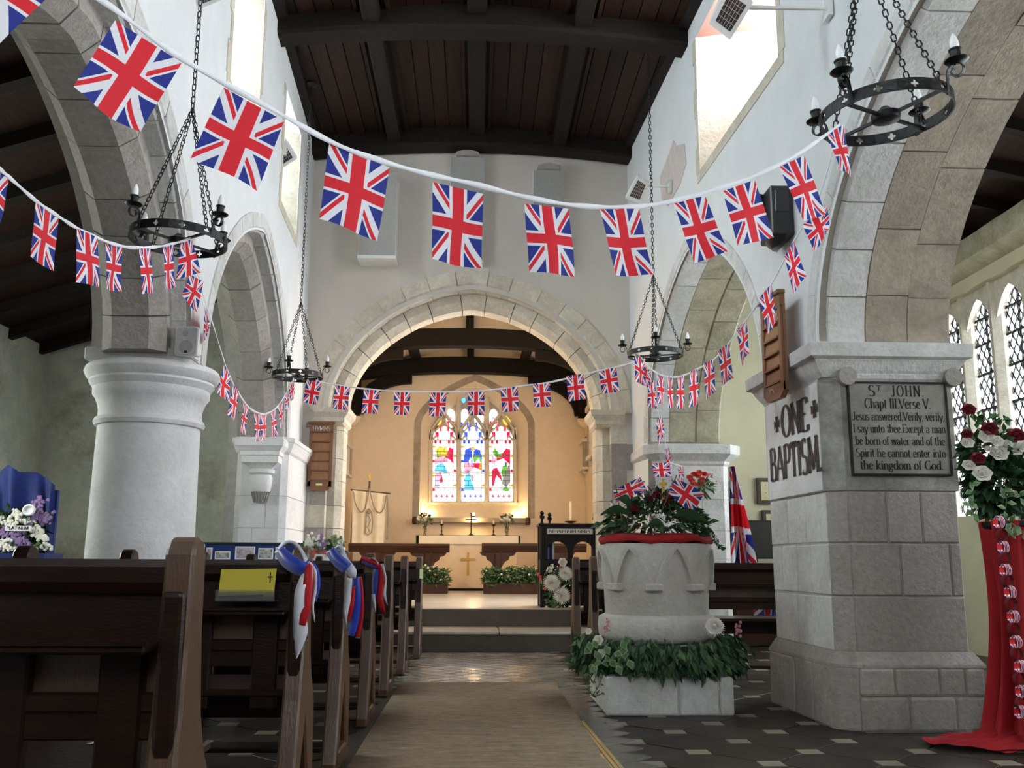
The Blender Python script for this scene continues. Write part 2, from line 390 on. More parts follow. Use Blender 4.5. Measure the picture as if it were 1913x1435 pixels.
def voussoirs(parent, pos, ar, n, r0, r1, d0, d1, matn, ch=.03, th0=0., th1=pi, gap=.006, name='voussoir', jitter=.0, ch2=None):
    ch2 = ch if ch2 is None else ch2
    cuts = [th0+(th1-th0)*(i+(random.uniform(-jitter, jitter) if 0 < i < n else 0))/n for i in range(n+1)]
    for i in range(n):
        a, c = cuts[i]+gap/2, cuts[i+1]-gap/2; rg = []
        dj = random.uniform(-.004, .004)
        for k in range(4):
            th = a+(c-a)*k/3
            sec = [(r0+ch, d0), (r1, d0), (r1, d1), (r0+ch2, d1), (r0, d1-ch2), (r0, d0+ch)]
            row = []
            for rr, dd in sec:
                u, z = ar.off(th, rr+dj); row.append(pos(u, z, dd))
            rg.append(row)
        MB().loft(rg).build(name, matn, parent)
posL = lambda u, z, d: V((xl(u)-d, u, z))
posR = lambda u, z, d: V((xr(u)+d, u, z))
posE = lambda u, z, d: V((u, YE+d, z))
L1 = Arch(4.50, 1.84, 2.36, 1.46, .14); L2 = Arch(8.76, 1.96, 2.36, 1.72, .22); L0 = Arch(-.6, 1.8, 2.36, 1.6, .16)
R1 = Arch(3.88, 2.10, 2.42, 1.62, .16); R2 = Arch(9.06, 1.98, 2.40, 1.68, .2); R0 = Arch(-.6, 1.6, 2.42, 1.6)
CA = Arch(-.09, 1.80, 2.86, 1.62, .10)
# clerestory windows (u0,u1,z0,z1,inset,sill rise)
WL = [(6.95, 8.1, 4.72, 6.15, .30, .40), (9.5, 10.62, 4.72, 6.0, .30, .40), (4.3, 5.45, 4.72, 6.15, .30, .40), (1.4, 2.6, 4.72, 6.15, .30, .40)]
WR = [(6.42, 8.52, 4.72, 6.12, .34, .48), (3.0, 4.6, 4.72, 6.12, .34, .48), (.2, 1.6, 4.72, 6.12, .34, .48)]
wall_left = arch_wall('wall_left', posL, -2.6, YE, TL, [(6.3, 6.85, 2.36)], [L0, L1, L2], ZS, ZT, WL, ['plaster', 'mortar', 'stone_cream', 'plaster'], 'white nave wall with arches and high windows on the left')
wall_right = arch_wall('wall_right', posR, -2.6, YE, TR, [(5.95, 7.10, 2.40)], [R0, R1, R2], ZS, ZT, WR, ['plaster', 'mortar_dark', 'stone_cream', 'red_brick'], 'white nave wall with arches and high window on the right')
nwin = 0
def pane(o): 
    global nwin
    nwin += 1; o.name = 'window_%d' % nwin; return struct(o)
for pos, T, wins, mt in ((posL, TL, WL, 'sky_clere_l'), (posR, TR, WR, 'sky_clere_r')):
    for q in wins:
        b = MB(); a, c, d, e = q[0]+q[4], q[1]-q[4], q[2]+q[5], q[3]-.05
        b.hexa([pos(a, d, T-.03), pos(c, d, T-.03), pos(c, d, T-.01), pos(a, d, T-.01), pos(a, e, T-.03), pos(c, e, T-.03), pos(c, e, T-.01), pos(a, e, T-.01)])
        o = pane(b.build('window', mt))
        f = MB()
        for k in range(1, 3): u = a+(c-a)*k/3; f.bar(pos(u, d, T-.05), pos(u, e, T-.05), .05)
        for k in range(1, 3): z = d+(e-d)*k/3; f.bar(pos(a, z, T-.05), pos(c, z, T-.05), .02)
        f.build('glazing_bar', 'stone_cream', o)
# stone jamb strips of the clerestory windows
for pos, wins, sg in ((posL, WL[:3], 'l'), (posR, WR[:1], 'r')):
    for q in wins:
        for u, s_ in ((q[0], -1), (q[1], 1)):
            z = q[2]-.0; k = 0
            while z < q[3]-.05:
                h = random.uniform(.24, .36); wd = .075 if k % 2 else .13; zz = min(z+h, q[3])
                b = MB(); a, c = (u-wd, u) if s_ < 0 else (u, u+wd)
                b.hexa([pos(a, z+.004, .05), pos(c, z+.004, .05), pos(c, z+.004, -.008), pos(a, z+.004, -.008), pos(a, zz, .05), pos(c, zz, .05), pos(c, zz, -.008), pos(a, zz, -.008)])
                b.build('jamb_stone', 'stone_cream', wall_left if sg == 'l' else wall_right); z = zz; k += 1
        b = MB(); b.hexa([pos(q[0]-.1, q[2]-.10, .05), pos(q[1]+.1, q[2]-.10, .05), pos(q[1]+.1, q[2]-.10, -.008), pos(q[0]-.1, q[2]-.10, -.008), pos(q[0]-.1, q[2], .05), pos(q[1]+.1, q[2], .05), pos(q[1]+.1, q[2], -.008), pos(q[0]-.1, q[2], -.008)])
        b.build('sill_stone', 'stone_cream', wall_left if sg == 'l' else wall_right)
# arch stones, nave arcades
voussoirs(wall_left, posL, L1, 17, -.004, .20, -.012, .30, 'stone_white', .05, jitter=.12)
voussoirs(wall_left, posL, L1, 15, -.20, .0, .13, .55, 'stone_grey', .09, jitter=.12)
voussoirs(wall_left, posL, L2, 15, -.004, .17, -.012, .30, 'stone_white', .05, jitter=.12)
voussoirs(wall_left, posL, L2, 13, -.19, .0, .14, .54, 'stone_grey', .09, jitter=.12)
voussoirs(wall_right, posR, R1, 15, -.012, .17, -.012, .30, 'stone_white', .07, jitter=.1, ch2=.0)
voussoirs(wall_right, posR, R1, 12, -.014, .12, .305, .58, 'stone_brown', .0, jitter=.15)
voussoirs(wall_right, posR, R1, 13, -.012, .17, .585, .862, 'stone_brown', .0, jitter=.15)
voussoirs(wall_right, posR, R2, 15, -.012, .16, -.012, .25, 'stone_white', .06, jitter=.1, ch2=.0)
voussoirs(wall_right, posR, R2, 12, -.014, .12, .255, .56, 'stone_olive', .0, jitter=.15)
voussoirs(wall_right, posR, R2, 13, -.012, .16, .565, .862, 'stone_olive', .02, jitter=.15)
# chancel-arch wall
wall_east = arch_wall('wall_east', posE, -2.2, 2.02, .62, [], [CA], ZS+.35, ZT, [], ['plaster_east', 'mortar', 'plaster', 'plaster'], 'pale wall above the chancel arch')
ca = thing('chancel_arch', 'wide pointed stone arch opening from nave into warm lit chancel', 'arch', (-.09, YE, 0))
voussoirs(ca, posE, CA, 17, -.01, .26, -.02, .24, 'stone_cream', .10, jitter=.1)
voussoirs(ca, posE, CA, 15, -.20, .0, .15, .60, 'stone_cream', .09, jitter=.1)
for s_ in (-1, 1):                                     # jamb stones under the arch
    xo = CA.c+s_*CA.a; z = .44; k = 0
    while z < 2.70:
        zz = min(z+random.uniform(.28, .40), 2.72)
        b = MB(); w1 = .20 if k % 2 else .12
        b.box(*sorted((xo-s_*.012, xo+s_*(w1+.06))), YE-.015, YE+.2, z+.006, zz); b.build('jamb_stone', 'stone_grey' if k % 3 else 'stone_cream', ca)
        b = MB(); P = [(xo-s_*.0, YE+.16), (xo-s_*.10, YE+.16), (xo-s_*.18, YE+.25), (xo-s_*.18, YE+.6), (xo, YE+.6)]
        b.prism([(x, y, z+.006) for x, y in P], (0, 0, zz-z-.006)); b.build('jamb_stone', 'stone_cream', ca); z = zz; k += 1
    b = MB(); rg = []
    for o_, z_ in ((.0, 2.70), (.03, 2.73), (.03, 2.78), (.08, 2.84), (.09, 2.90)):
        a, c = sorted((xo-s_*(.19+o_), xo+s_*.16)); rg.append([V((a, YE-.02-o_, z_)), V((c, YE-.02-o_, z_)), V((c, YE+.62, z_)), V((a, YE+.62, z_))])
    b.loft(rg); b.build('impost', 'stone_cream', ca)
# ---- floor
fl = MB(); fl.box(-6.2, 6.4, -2.8, 12.6, -.2, -.006); floor = struct(fl.build('floor', 'floor_bed'), 'dark tiled nave floor')
def ngon(n, r, h=.010, rot=0):
    b = MB(); b.prism([(r*math.cos(rot+2*pi*i/n), r*math.sin(rot+2*pi*i/n), -h) for i in range(n)], (0, 0, h)); return b
def share(name, b, mt, parent):
    o = b.build(name, mt, parent, bevel=0); return o
LAT = .305; dot0 = AZ(1448, 1367)
octo = None; dots = None; so, sd = MB(), MB(); n1 = n2 = 0
RO = LAT/math.sqrt(2)
for i in range(-26, 27):
    for j in range(-26, 27):
        x, y = dot0.x+LAT*(i+j), dot0.y+LAT*(i-j)
        if not (-5.3 < x < 5.5 and .8 < y < 11.7) or (-.66 < x < .72 and y > 1): continue
        near = .66 < x < 2.9 and 4.3 < y < 9.2 or -2. < x < -.5 and 3 < y < 7
        for k, (px, py, sd_) in enumerate(((x, y, 0), (x+LAT, y, 1))):
            if -.66 < px < .80 or (px > 2.2 and 5.95 < py < 7.1 and px < 3.15): continue
            if sd_ == 0:
                if near:
                    if dots is None: dots = ngon(4, .088, .010, pi/4).build('tile', 'tile_light', floor, bevel=.002); o = dots
                    else: o = dots.copy(); COL.objects.link(o)
                    o.location = (px, py, .0); n1 += 1
                else: sd.prism([(px+.088*math.cos(pi/4+pi/2*q), py+.088*math.sin(pi/4+pi/2*q), -.01) for q in range(4)], (0, 0, .01))
            else:
                c_ = .088*.72; P = []
                for q in range(4):                    # octagon = lattice square with its corners cut by the dots
                    a = V((math.cos(pi/2*q), math.sin(pi/2*q), 0)); t = V((-a.y, a.x, 0))
                    P += [a*(LAT-c_)-t*c_*.95, a*(LAT-c_)+t*c_*.95]
                P = [p*.985 for p in P]
                if near:
                    if octo is None: b = MB(); b.prism([(p.x, p.y, -.01) for p in P], (0, 0, .01)); octo = b.build('tile', 'tile_dark', floor, bevel=.002); o = octo
                    else: o = octo.copy(); COL.objects.link(o)
                    o.location = (px, py, .0); n2 += 1
                else: so.prism([(px+p.x, py+p.y, -.01) for p in P], (0, 0, .01))
for b, mt in ((so, 'tile_dark'), (sd, 'tile_light')):
    o = b.build('tile', mt, floor); o['kind'] = 'stuff'
# centre-aisle tiles, laid diagonally
at = MB(); q = .165; hd = q*math.sqrt(2)/2; at.prism([(-hd+.014, 0, -.01), (0, -hd+.014, -.01), (hd-.014, 0, -.01), (0, hd-.014, -.01)], (0, 0, .0115)); first = None
sat = MB()
for i in range(-60, 90):
    for j in range(-60, 90):
        x, y = hd*(i+j)-.0, 3.0+hd*(i-j)
        if not (-.62 < x < .86 and 4.2 < y < 11.02): continue
        if 7.95 < y < 11.02 and -.62 < x < .86:
            if first is None: first = at.build('tile', 'tile_aisle', floor); o = first
            else: o = first.copy(); COL.objects.link(o)
            o.location = (x, y, 0); o.rotation_euler = (random.uniform(-.012, .012), random.uniform(-.012, .012), 0)
        elif x > .6: sat.prism([(x-hd+.003, y, -.01), (x, y-hd+.003, -.01), (x+hd-.003, y, -.01), (x, y+hd-.003, -.01)], (0, 0, .0115))
o = sat.build('tile', 'tile_aisle', floor); o['kind'] = 'stuff'
# ---- chancel steps and platform
b = MB(); b.box(-2.2, 2.1, 11.1, 12.0, -.1, .215); st1 = struct(b.build('floor_step', 'step_face'), 'lower chancel step with wooden boards')
for x0, x1 in ((-2.0, .27), (.285, 2.0)):
    b = MB(); b.box(x0, x1, 11.085, 12.0, .19, .222); b.build('step_board', 'platform', st1, bevel=.006)
b = MB(); b.box(-2.7, 2.4, 11.97, 20.7, -.1, .425); st2 = struct(b.build('floor_chancel', 'step_face'), 'raised pale chancel floor')
b = MB(); b.box(-2.7, 2.4, 11.955, 20.7, .425, .44); b.build('floor_slab', 'platform', st2, bevel=.004)
# ---- aisle walls, west wall
ZA = 5.4
b = MB(); b.box(-6.0, -5.4, -2.6, 11.95, 0, 4.4); wn = struct(b.build('wall_north', 'plaster_aisle'), 'stained outer wall of left aisle')
b = MB(); b.box(-6.0, -2.205, 11.9, 12.5, 0, ZA); struct(b.build('wall_aisle_left', 'plaster_aisle'), 'stained plaster wall closing left aisle')
b = MB(); b.box(1.98, 6.4, 12.2, 12.8, 0, ZA); struct(b.build('wall_aisle_right', 'plaster_khaki'), 'pale yellow wall closing right aisle')
b = MB(); b.box(-6.4, 6.6, -3.2, -2.6, 0, 7.2); struct(b.build('wall_west', 'plaster'), 'wall behind')
for i, (x0, x1) in enumerate(((-.9, .9),)):
    b = MB(); b.box(x0, x1, -2.6, -2.57, 2.6, 4.9); pane(b.build('window', 'fill_west'))  # unseen glowing pane on the west wall, added as fill light
for y0, y1 in ((6.6, 8.2),):
    b = MB(); b.box(-5.40, -5.37, y0, y1, 1.6, 3.0); pane(b.build('window', 'fill_aisle_n'))  # unseen glowing pane, added to brighten the left aisle
# south aisle wall with windows
XS, TS = 5.65, .45
SW = [(8.74, 11.38, 1.55, 4.12), (5.3, 7.94, 1.55, 4.12), (1.6, 4.24, 1.55, 4.12)]
b = MB(); uc = sorted([-2.6, 12.2]+[v for q in SW for v in q[:2]]); zc = [0, 1.55, 4.12, 5.6]
for a, c in zip(uc, uc[1:]):
    for d, e in zip(zc, zc[1:]):
        if d == 1.55 and any(abs(q[0]-a) < 1e-6 for q in SW): continue
        b.quad((XS, a, d), (XS, c, d), (XS, c, e), (XS, a, e)); b.quad((XS+.7, a, d), (XS+.7, a, e), (XS+.7, c, e), (XS+.7, c, d))
for q in SW:
    for p_, r_ in (((q[0], q[2]), (q[1], q[2])), ((q[1], q[2]), (q[1], q[3])), ((q[1], q[3]), (q[0], q[3])), ((q[0], q[3]), (q[0], q[2]))):
        b.quad((XS, *p_), (XS, *r_), (XS+.7, *r_), (XS+.7, *p_))
ws = struct(b.build('wall_south', 'plaster_khaki'), 'outer wall of right aisle with leaded windows')
b = MB(); b.prism([(XS-.20, -2.6, 4.36), (XS+.1, -2.6, 4.22), (XS+.1, -2.6, 4.60), (XS-.20, -2.6, 4.60)], (0, 14.8, 0)); struct(b.build('trim_1', 'stone_olive'), 'stone ledge over aisle windows')
for wi, q in enumerate(SW):
    gx = XS+.13; n = 4; lw = (q[1]-q[0])/n; mw = .15
    b = MB(); b.box(gx+.10, gx+.13, q[0], q[1], q[2], q[3]); wo = pane(b.build('window', 'sky_aisle_s')); wo['label'] = 'tall leaded window of pointed lights in right aisle'
    for k in range(n+1):                                # moulded mullions
        y = q[0]+lw*k; b = MB()
        b.prism([(gx-.07, y-.025, q[2]), (gx-.07, y+.025, q[2]), (gx+.02, y+mw/2, q[2]), (gx+.10, y+mw/2, q[2]), (gx+.10, y-mw/2, q[2]), (gx+.02, y-mw/2, q[2])], (0, 0, q[3]-q[2])); b.build('mullion', 'stone_cream', wo)
    for k in range(n):                                  # cusped heads
        yc = q[0]+lw*(k+.5); hw = lw/2-mw/2+.02; pts = []
        for i in range(13):
            t = i/12*pi; rad = hw*(1-.16*abs(math.sin(2*t))); pts.append((yc-rad*math.cos(t), 3.70+1.15*rad*math.sin(t)))
        b = MB()
        for (ya, za), (yb, zb) in zip(pts, pts[1:]):
            b.hexa([(gx-.02, ya, za), (gx-.02, yb, zb), (gx+.09, yb, zb), (gx+.09, ya, za), (gx-.02, ya, q[3]), (gx-.02, yb, q[3]), (gx+.09, yb, q[3]), (gx+.09, ya, q[3])])
        b.build('light_head', 'stone_cream', wo)
        lead = MB(); y0, y1 = yc-hw, yc+hw; s = .105; slope = 1.5
        zz = q[2]-1.0
        while zz < 4.0:
            for sg in (1, -1):
                pa, pb = [(y0, zz), (y1, zz+slope*(y1-y0))] if sg > 0 else [(y0, zz+slope*(y1-y0)), (y1, zz)]
                if pb[1] > q[2] or pa[1] > q[2]: lead.bar((gx+.085, *pa), (gx+.085, *pb), .021)
            zz += s*slope*1.1
        lead.build('leading', 'lead', wo)
        bars = MB()
        for z in (1.95, 2.35, 2.75, 3.15, 3.5, 3.8): bars.bar((gx+.07, y0, z), (gx+.07, y1, z), .03)
        bars.bar((gx+.07, yc, q[2]), (gx+.07, yc, 4.05), .02); bars.build('saddle_bar', 'iron', wo)
# ---- ceilings and roofs
def zroof(x): return 6.62-.10*abs(x+.05)
b = MB(); b.box(-2.9, 3.2, -3, 12.6, 6.85, 7.0); ceiling = struct(b.build('ceiling', 'roof_beam'), 'dark boarded nave roof')
nb = 27
for k in range(nb):
    x0 = -2.4+4.9*k/nb; x1 = -2.4+4.9*(k+1)/nb-.012; b = MB(); dz = random.uniform(0, .012)
    b.hexa([(x0, -2.6, zroof(x0)+dz), (x1, -2.6, zroof(x1)+dz), (x1, 11.9, zroof(x1)+dz), (x0, 11.9, zroof(x0)+dz), (x0, -2.6, zroof(x0)+.05), (x1, -2.6, zroof(x1)+.05), (x1, 11.9, zroof(x1)+.05), (x0, 11.9, zroof(x0)+.05)]); b.build('ceiling_board', 'roof_board', ceiling)
BY = [11.72, 8.95, 6.1, 3.2, .3]
for y in BY:
    b = MB(); rg = []
    for i in range(13):
        x = xl(y)-.05+(xr(y)-xl(y)+.1)*i/12; t = (x+.05)/2.2; zb = 6.20+.15*(1-t*t); w_ = .15
        rg.append([V((x, y-w_, zb+.03)), V((x, y-w_+.03, zb)), V((x, y+w_-.03, zb)), V((x, y+w_, zb+.03)), V((x, y+w_, 6.66)), V((x, y-w_, 6.66))])
    b.loft(rg); b.build('roof_beam', 'roof_beam', ceiling)
for a, c in zip(BY[1:], BY):
    for x, w_ in ((-.05, .10), (-1.12, .085), (1.03, .085)):
        b = MB(); z = zroof(x); b.box(x-w_, x+w_, a+.15, c-.15, z-.15, z+.02); b.build('purlin', 'roof_beam', ceiling, bevel=.012)
    for x in (-.05-.16, -.05+.16, -1.28, -.96, .87, 1.19):
        b = MB(); z = zroof(x); b.box(x-.02, x+.02, a+.15, c-.15, z-.03, z+.01); b.build('cover_strip', 'roof_board', ceiling)
    for s_ in (xl, xr):
        b = MB(); q0, q1 = s_(a), s_(c); sg = 1 if s_ is xl else -1
        b.hexa([(q0, a, 6.36), (q0+sg*.10, a, 6.36), (q1+sg*.10, c, 6.36), (q1, c, 6.36), (q0, a, 6.6), (q0+sg*.10, a, 6.6), (q1+sg*.10, c, 6.6), (q1, c, 6.6)]); b.build('wall_plate', 'roof_beam', ceiling)
def leanto(name, xa, za, xb, zb, lab):
    b = MB(); b.hexa([(xa, -2.8, za), (xb, -2.8, zb), (xb, 12.4, zb), (xa, 12.4, za), (xa, -2.8, za+.1), (xb, -2.8, zb+.1), (xb, 12.4, zb+.1), (xa, 12.4, za+.1)])
    o = struct(b.build(name, 'roof_board'), lab)
    for k in range(19):
        y = -2.4+k*.78; c = MB(); c.bar((xa, y, za-.05), (xb, y, zb-.05), .10, .13, (0, 0, 1)); c.build('rafter', 'roof_beam', o)
    return o
leanto('ceiling_aisle_left', -2.4, 4.62, -5.6, 3.55, 'dark sloping roof of left aisle')
leanto('ceiling_aisle_right', 2.7, 5.35, 6.2, 4.62, 'dark sloping roof of right aisle')
# ---- chancel shell
YC, XA, XB = 20.6, -2.70, 2.36
CW = (-1.42, 1.22)
b = MB(); b.box(XA-.4, XA, 12.5, YC+.6, 0, 6.2); struct(b.build('wall_chancel_left', 'plaster_chancel'), 'warm lit plaster chancel wall on the left')
b = MB(); b.box(XB, XB+.4, 12.5, YC+.6, 0, 6.2); struct(b.build('wall_chancel_right', 'plaster_chancel'), 'warm lit plaster chancel wall on the right')
b = MB(); b.box(XB-.03, XB, 12.95, 14.9, 1.5, 3.7); pane(b.build('window', 'fill_chancel'))  # unseen glowing pane on the wall face, added to whiten the chancel floor
b = MB(); b.box(XA, -1.9, 12.45, 12.55, 0, 6.2); b.box(1.73, XB, 12.45, 12.55, 0, 6.2); b.box(XA, XB, 12.45, 12.55, 4.75, 6.2); struct(b.build('wall_chancel_west', 'plaster_chancel'), 'inner face of the chancel arch wall')
b = MB()
for s_ in (XA, XB):
    c0 = (XA+XB)/2
    b.hexa([V((s_, 12.4, 5.05)), V((c0, 12.4, 5.80)), V((c0, YC+.5, 5.80)), V((s_, YC+.5, 5.05)), V((s_, 12.4, 5.2)), V((c0, 12.4, 5.95)), V((c0, YC+.5, 5.95)), V((s_, YC+.5, 5.2))])
cc = struct(b.build('ceiling_chancel', 'plaster_ceiling'), 'cream plaster chancel ceiling with black beams')
for y in (14.9, 17.7, 20.25):
    b = MB(); rg = []
    for i in range(13):
        x = XA+(XB-XA)*i/12; t = (x-(XA+XB)/2)/2.5; zb = 4.86+.18*(1-t*t)
        rg.append([V((x, y-.14, zb)), V((x, y+.14, zb)), V((x, y+.14, zb+.34)), V((x, y-.14, zb+.34))])
    b.loft(rg); b.build('tie_beam', 'black_beam', cc)
    for s_, x0 in ((1, XA), (-1, XB)):
        b = MB(); b.box(*sorted((x0, x0+s_*.17)), y-.13, y+.13, 4.05, 5.0); b.build('wall_post', 'black_beam', cc)
        b = MB(); rg = []
        for i in range(9):                              # curved brace
            t = i/8*pi/2; x = x0+s_*(.12+1.15*(1-math.cos(t))); z = 4.12+.80*math.sin(t); nx, nz = -s_*math.cos(t)*.0-s_*.13*math.cos(t), .13*math.sin(t)
            rg.append([V((x-nx, y-.08, z-nz)), V((x-nx, y+.08, z-nz)), V((x+nx, y+.08, z+nz)), V((x+nx, y-.08, z+nz))])
        b.loft(rg); b.build('brace', 'black_beam', cc)
        b = MB(); b.loft([[V((x0, y-.13*k, z)), V((x0+s_*.2*k, y-.13*k, z)), V((x0+s_*.2*k, y+.13*k, z)), V((x0, y+.13*k, z))] for k, z in ((.25, 3.85), (.7, 3.92), (1, 4.0), (1, 4.05))]); b.build('corbel', 'plaster_chancel', cc)
    b = MB(); b.box(-.24, -.09, y-.07, y+.07, 5.2, 5.72); b.build('king_post', 'black_beam', cc)
b = MB(); b.box(-.23, -.10, 12.5, YC, 5.60, 5.78); b.build('ridge_beam', 'black_beam', cc)
for x in (-1.35, 1.02):
    b = MB(); b.box(x-.09, x+.09, 12.5, YC, 5.28, 5.44); b.build('purlin', 'black_beam', cc)
# east wall with pointed window recess
EW = Arch(-.06, 1.17, 3.95, .98, .45)
posC = lambda u, z, d: V((u, YC+d, z))
b = MB(); ZB = 1.98
us = sorted(set([XA, XB]+[EW.p(pi*i/40)[0] for i in range(41)]))
for a, c in zip(us, us[1:]):
    mdl = (a+c)/2; z = EW.z(mdl)
    if z is None: b.quad(posC(a, 0, 0), posC(c, 0, 0), posC(c, 6.2, 0), posC(a, 6.2, 0))
    else:
        za, zc2 = EW.z(max(min(a, EW.c+EW.a), EW.c-EW.a)), EW.z(max(min(c, EW.c+EW.a), EW.c-EW.a))
        b.quad(posC(a, 0, 0), posC(c, 0, 0), posC(c, ZB-.05, 0), posC(a, ZB-.05, 0)); b.quad(posC(a, za, 0), posC(c, zc2, 0), posC(c, 6.2, 0), posC(a, 6.2, 0))
W2 = Arch(-.06, .90, 3.80, .95, .45); ZB2 = 2.32
o1 = [(EW.c-EW.a, ZB-.05)]+[EW.p(pi*i/32) for i in range(33)]+[(EW.c+EW.a, ZB-.05)]
o2 = [(W2.c-W2.a, ZB2)]+[W2.p(pi*i/32) for i in range(33)]+[(W2.c+W2.a, ZB2)]
for i in range(len(o1)): j = (i+1) % len(o1); b.quad(posC(*o1[i], 0), posC(*o1[j], 0), posC(*o2[j], .42), posC(*o2[i], .42))
struct(b.build('wall_chancel_east', 'plaster_chancel'), 'warm lit plaster end wall round the stained glass window')
# moulded stone frame round the recess
b = MB(); sec = ((0, -.006), (.15, -.006), (.15, .03), (0, .03))
rg = [[posC(EW.c-EW.a-r, ZB-.05, d) for r, d in sec]]+[[posC(*EW.off(pi*i/32, r), d) for r, d in sec] for i in range(33)]+[[posC(EW.c+EW.a+r, ZB-.05, d) for r, d in sec]]
b.loft(rg); struct(b.build('trim_2', 'stone_brown'), 'stone surround of the east window recess')
# ================================================================== EAST WINDOW
YG = YC+.40
GW = thing('stained_glass_window', 'three-light stained glass window with tracery above the altar', 'window', (-.06, YG, ZB2)); GW['kind'] = 'structure'; del GW['category']; GW.name = 'window_30'
def G(px, py, d=0): return A(px, py, YG+d)
LX = [(808, 852), (862, 905), (914, 958)]; YB_, YS_ = 936, 822
def gl(name, poly, matn, d=0.): # glass piece
    P = [G(x, y, d) for x, y in poly]; b = MB(); b.prism(P, (0, .006, 0)); return b.build(name, matn, GW)
for (a, c), head in zip(LX, ('glass_red', 'glass_blue', 'glass_red')):
    mdl = (a+c)/2; hw = (c-a)/2
    hd_ = [(mdl-hw*math.cos(pi*i/10), YS_-hw*1.15*(math.sin(pi*i/10)*.85+.15*(1-abs(math.cos(pi*i/10))))) for i in range(11)]
    gl('glass_panel', [(a, YB_)]+hd_+[(c, YB_)], 'glass_white')
    k = -.012
    for x, y, w_, h_, m_ in [(-.62, 812, .3, 10, head), (.62, 812, .3, 10, head), (-.3, 800, .22, 12, head), (.32, 800, .22, 12, head), (-.75, 826, .22, 6, head), (.75, 826, .22, 6, head), (-.35, 826, .2, 6, head), (.4, 826, .2, 6, head)]:
        gl('glass_piece', [(mdl+(x-w_/2)*hw, y+h_/2), (mdl+(x-w_/2)*hw, y-h_/2), (mdl+(x+w_/2)*hw, y-h_/2), (mdl+(x+w_/2)*hw, y+h_/2)], m_, k)
    for i in range(4):                               # little red or blue footings
        x = mdl+hw*(-.68+.45*i); gl('glass_piece', [(x-3, 929), (x-1, 926), (x, 921), (x+1, 926), (x+3.4, 929)], head if head == 'glass_red' else 'glass_blue', k)
def pieces(L, items):
    a, c = LX[L]; w_ = c-a
    for m_, poly in items:
        mu, my = sum(p[0] for p in poly)/len(poly), sum(p[1] for p in poly)/len(poly)
        gl('glass_piece', [(a+min(.9, max(.1, mu+(u-mu)*1.18))*w_, my+(y-my)*1.18) for u, y in poly], m_, -.012)
    tint = ('glass_red', 'glass_blue', 'glass_red')[L]
    for k in range(11):                                  # coloured border quarries
        y = 832+k*9
        for u in (.0, .9):
            if (k+(u > .5)) % 3 == 0: gl('glass_piece', [(a+u*w_, y), (a+(u+.1)*w_, y), (a+(u+.1)*w_, y+5), (a+u*w_, y+5)], tint if k % 2 else 'glass_gold', -.011)
pieces(0, [('glass_gold', [(.2,852),(.2,838),(.38,836),(.7,844),(.68,852)]), ('glass_green', [(.18,854),(.18,842),(.3,838),(.3,854)]), ('glass_red', [(.55,854),(.65,846),(.72,838),(.85,840),(.9,866),(.75,858)]), ('glass_pink', [(.15,866),(.15,858),(.35,854),(.6,856),(.62,862)]),
           ('glass_sky', [(.14,880),(.2,870),(.42,866),(.55,874),(.6,884),(.35,880)]), ('glass_pink', [(.12,908),(.16,886),(.35,884),(.42,898),(.25,904)]), ('glass_red', [(.32,896),(.4,890),(.44,900),(.34,902)]), ('glass_gold', [(.45,838),(.58,836),(.58,846),(.45,848)]), ('glass_violet', [(.16,892),(.3,890),(.28,912),(.16,910)])])
pieces(1, [('glass_blue', [(.12,862),(.18,842),(.4,838),(.42,852),(.28,862)]), ('glass_gold', [(.42,842),(.42,836),(.58,836),(.58,842)]), ('glass_blue', [(.55,852),(.58,840),(.8,842),(.86,858),(.86,850)]), ('glass_green', [(.52,852),(.84,850),(.84,866),(.74,856),(.58,864)]), ('glass_pink', [(.1,866),(.28,864),(.5,868),(.5,874),(.2,886)]), ('glass_red', [(.46,872),(.5,866),(.85,866),(.86,878),(.64,874)]), ('glass_gold', [(.78,868),(.86,866),(.86,878),(.78,878)]),
           ('glass_sky', [(.14,898),(.2,888),(.36,886),(.45,894),(.34,900)]), ('glass_sky', [(.16,914),(.18,900),(.4,898),(.54,914)]), ('glass_pink', [(.4,894),(.46,888),(.54,892),(.5,898)]), ('glass_blue', [(.44,870),(.4,840),(.45,840),(.48,868)])])
pieces(2, [('glass_green', [(.18,846),(.25,838),(.42,848),(.52,846),(.5,854),(.3,854)]), ('glass_red', [(.52,850),(.7,840),(.84,842),(.84,866),(.6,856),(.35,860),(.35,854)]), ('glass_pink', [(.12,864),(.14,854),(.3,858),(.22,868)]), ('glass_red', [(.12,884),(.18,878),(.32,876),(.48,890),(.5,898),(.3,888),(.2,906),(.14,904)]), ('glass_green', [(.52,884),(.58,872),(.74,870),(.78,880),(.6,892)]), ('glass_dim', [(.56,902),(.62,888),(.84,870),(.86,900),(.72,908)]), ('glass_green', [(.55,916),(.7,908),(.84,914),(.8,918)]), ('glass_dim', [(.66,870),(.66,864),(.76,864),(.76,870)])])
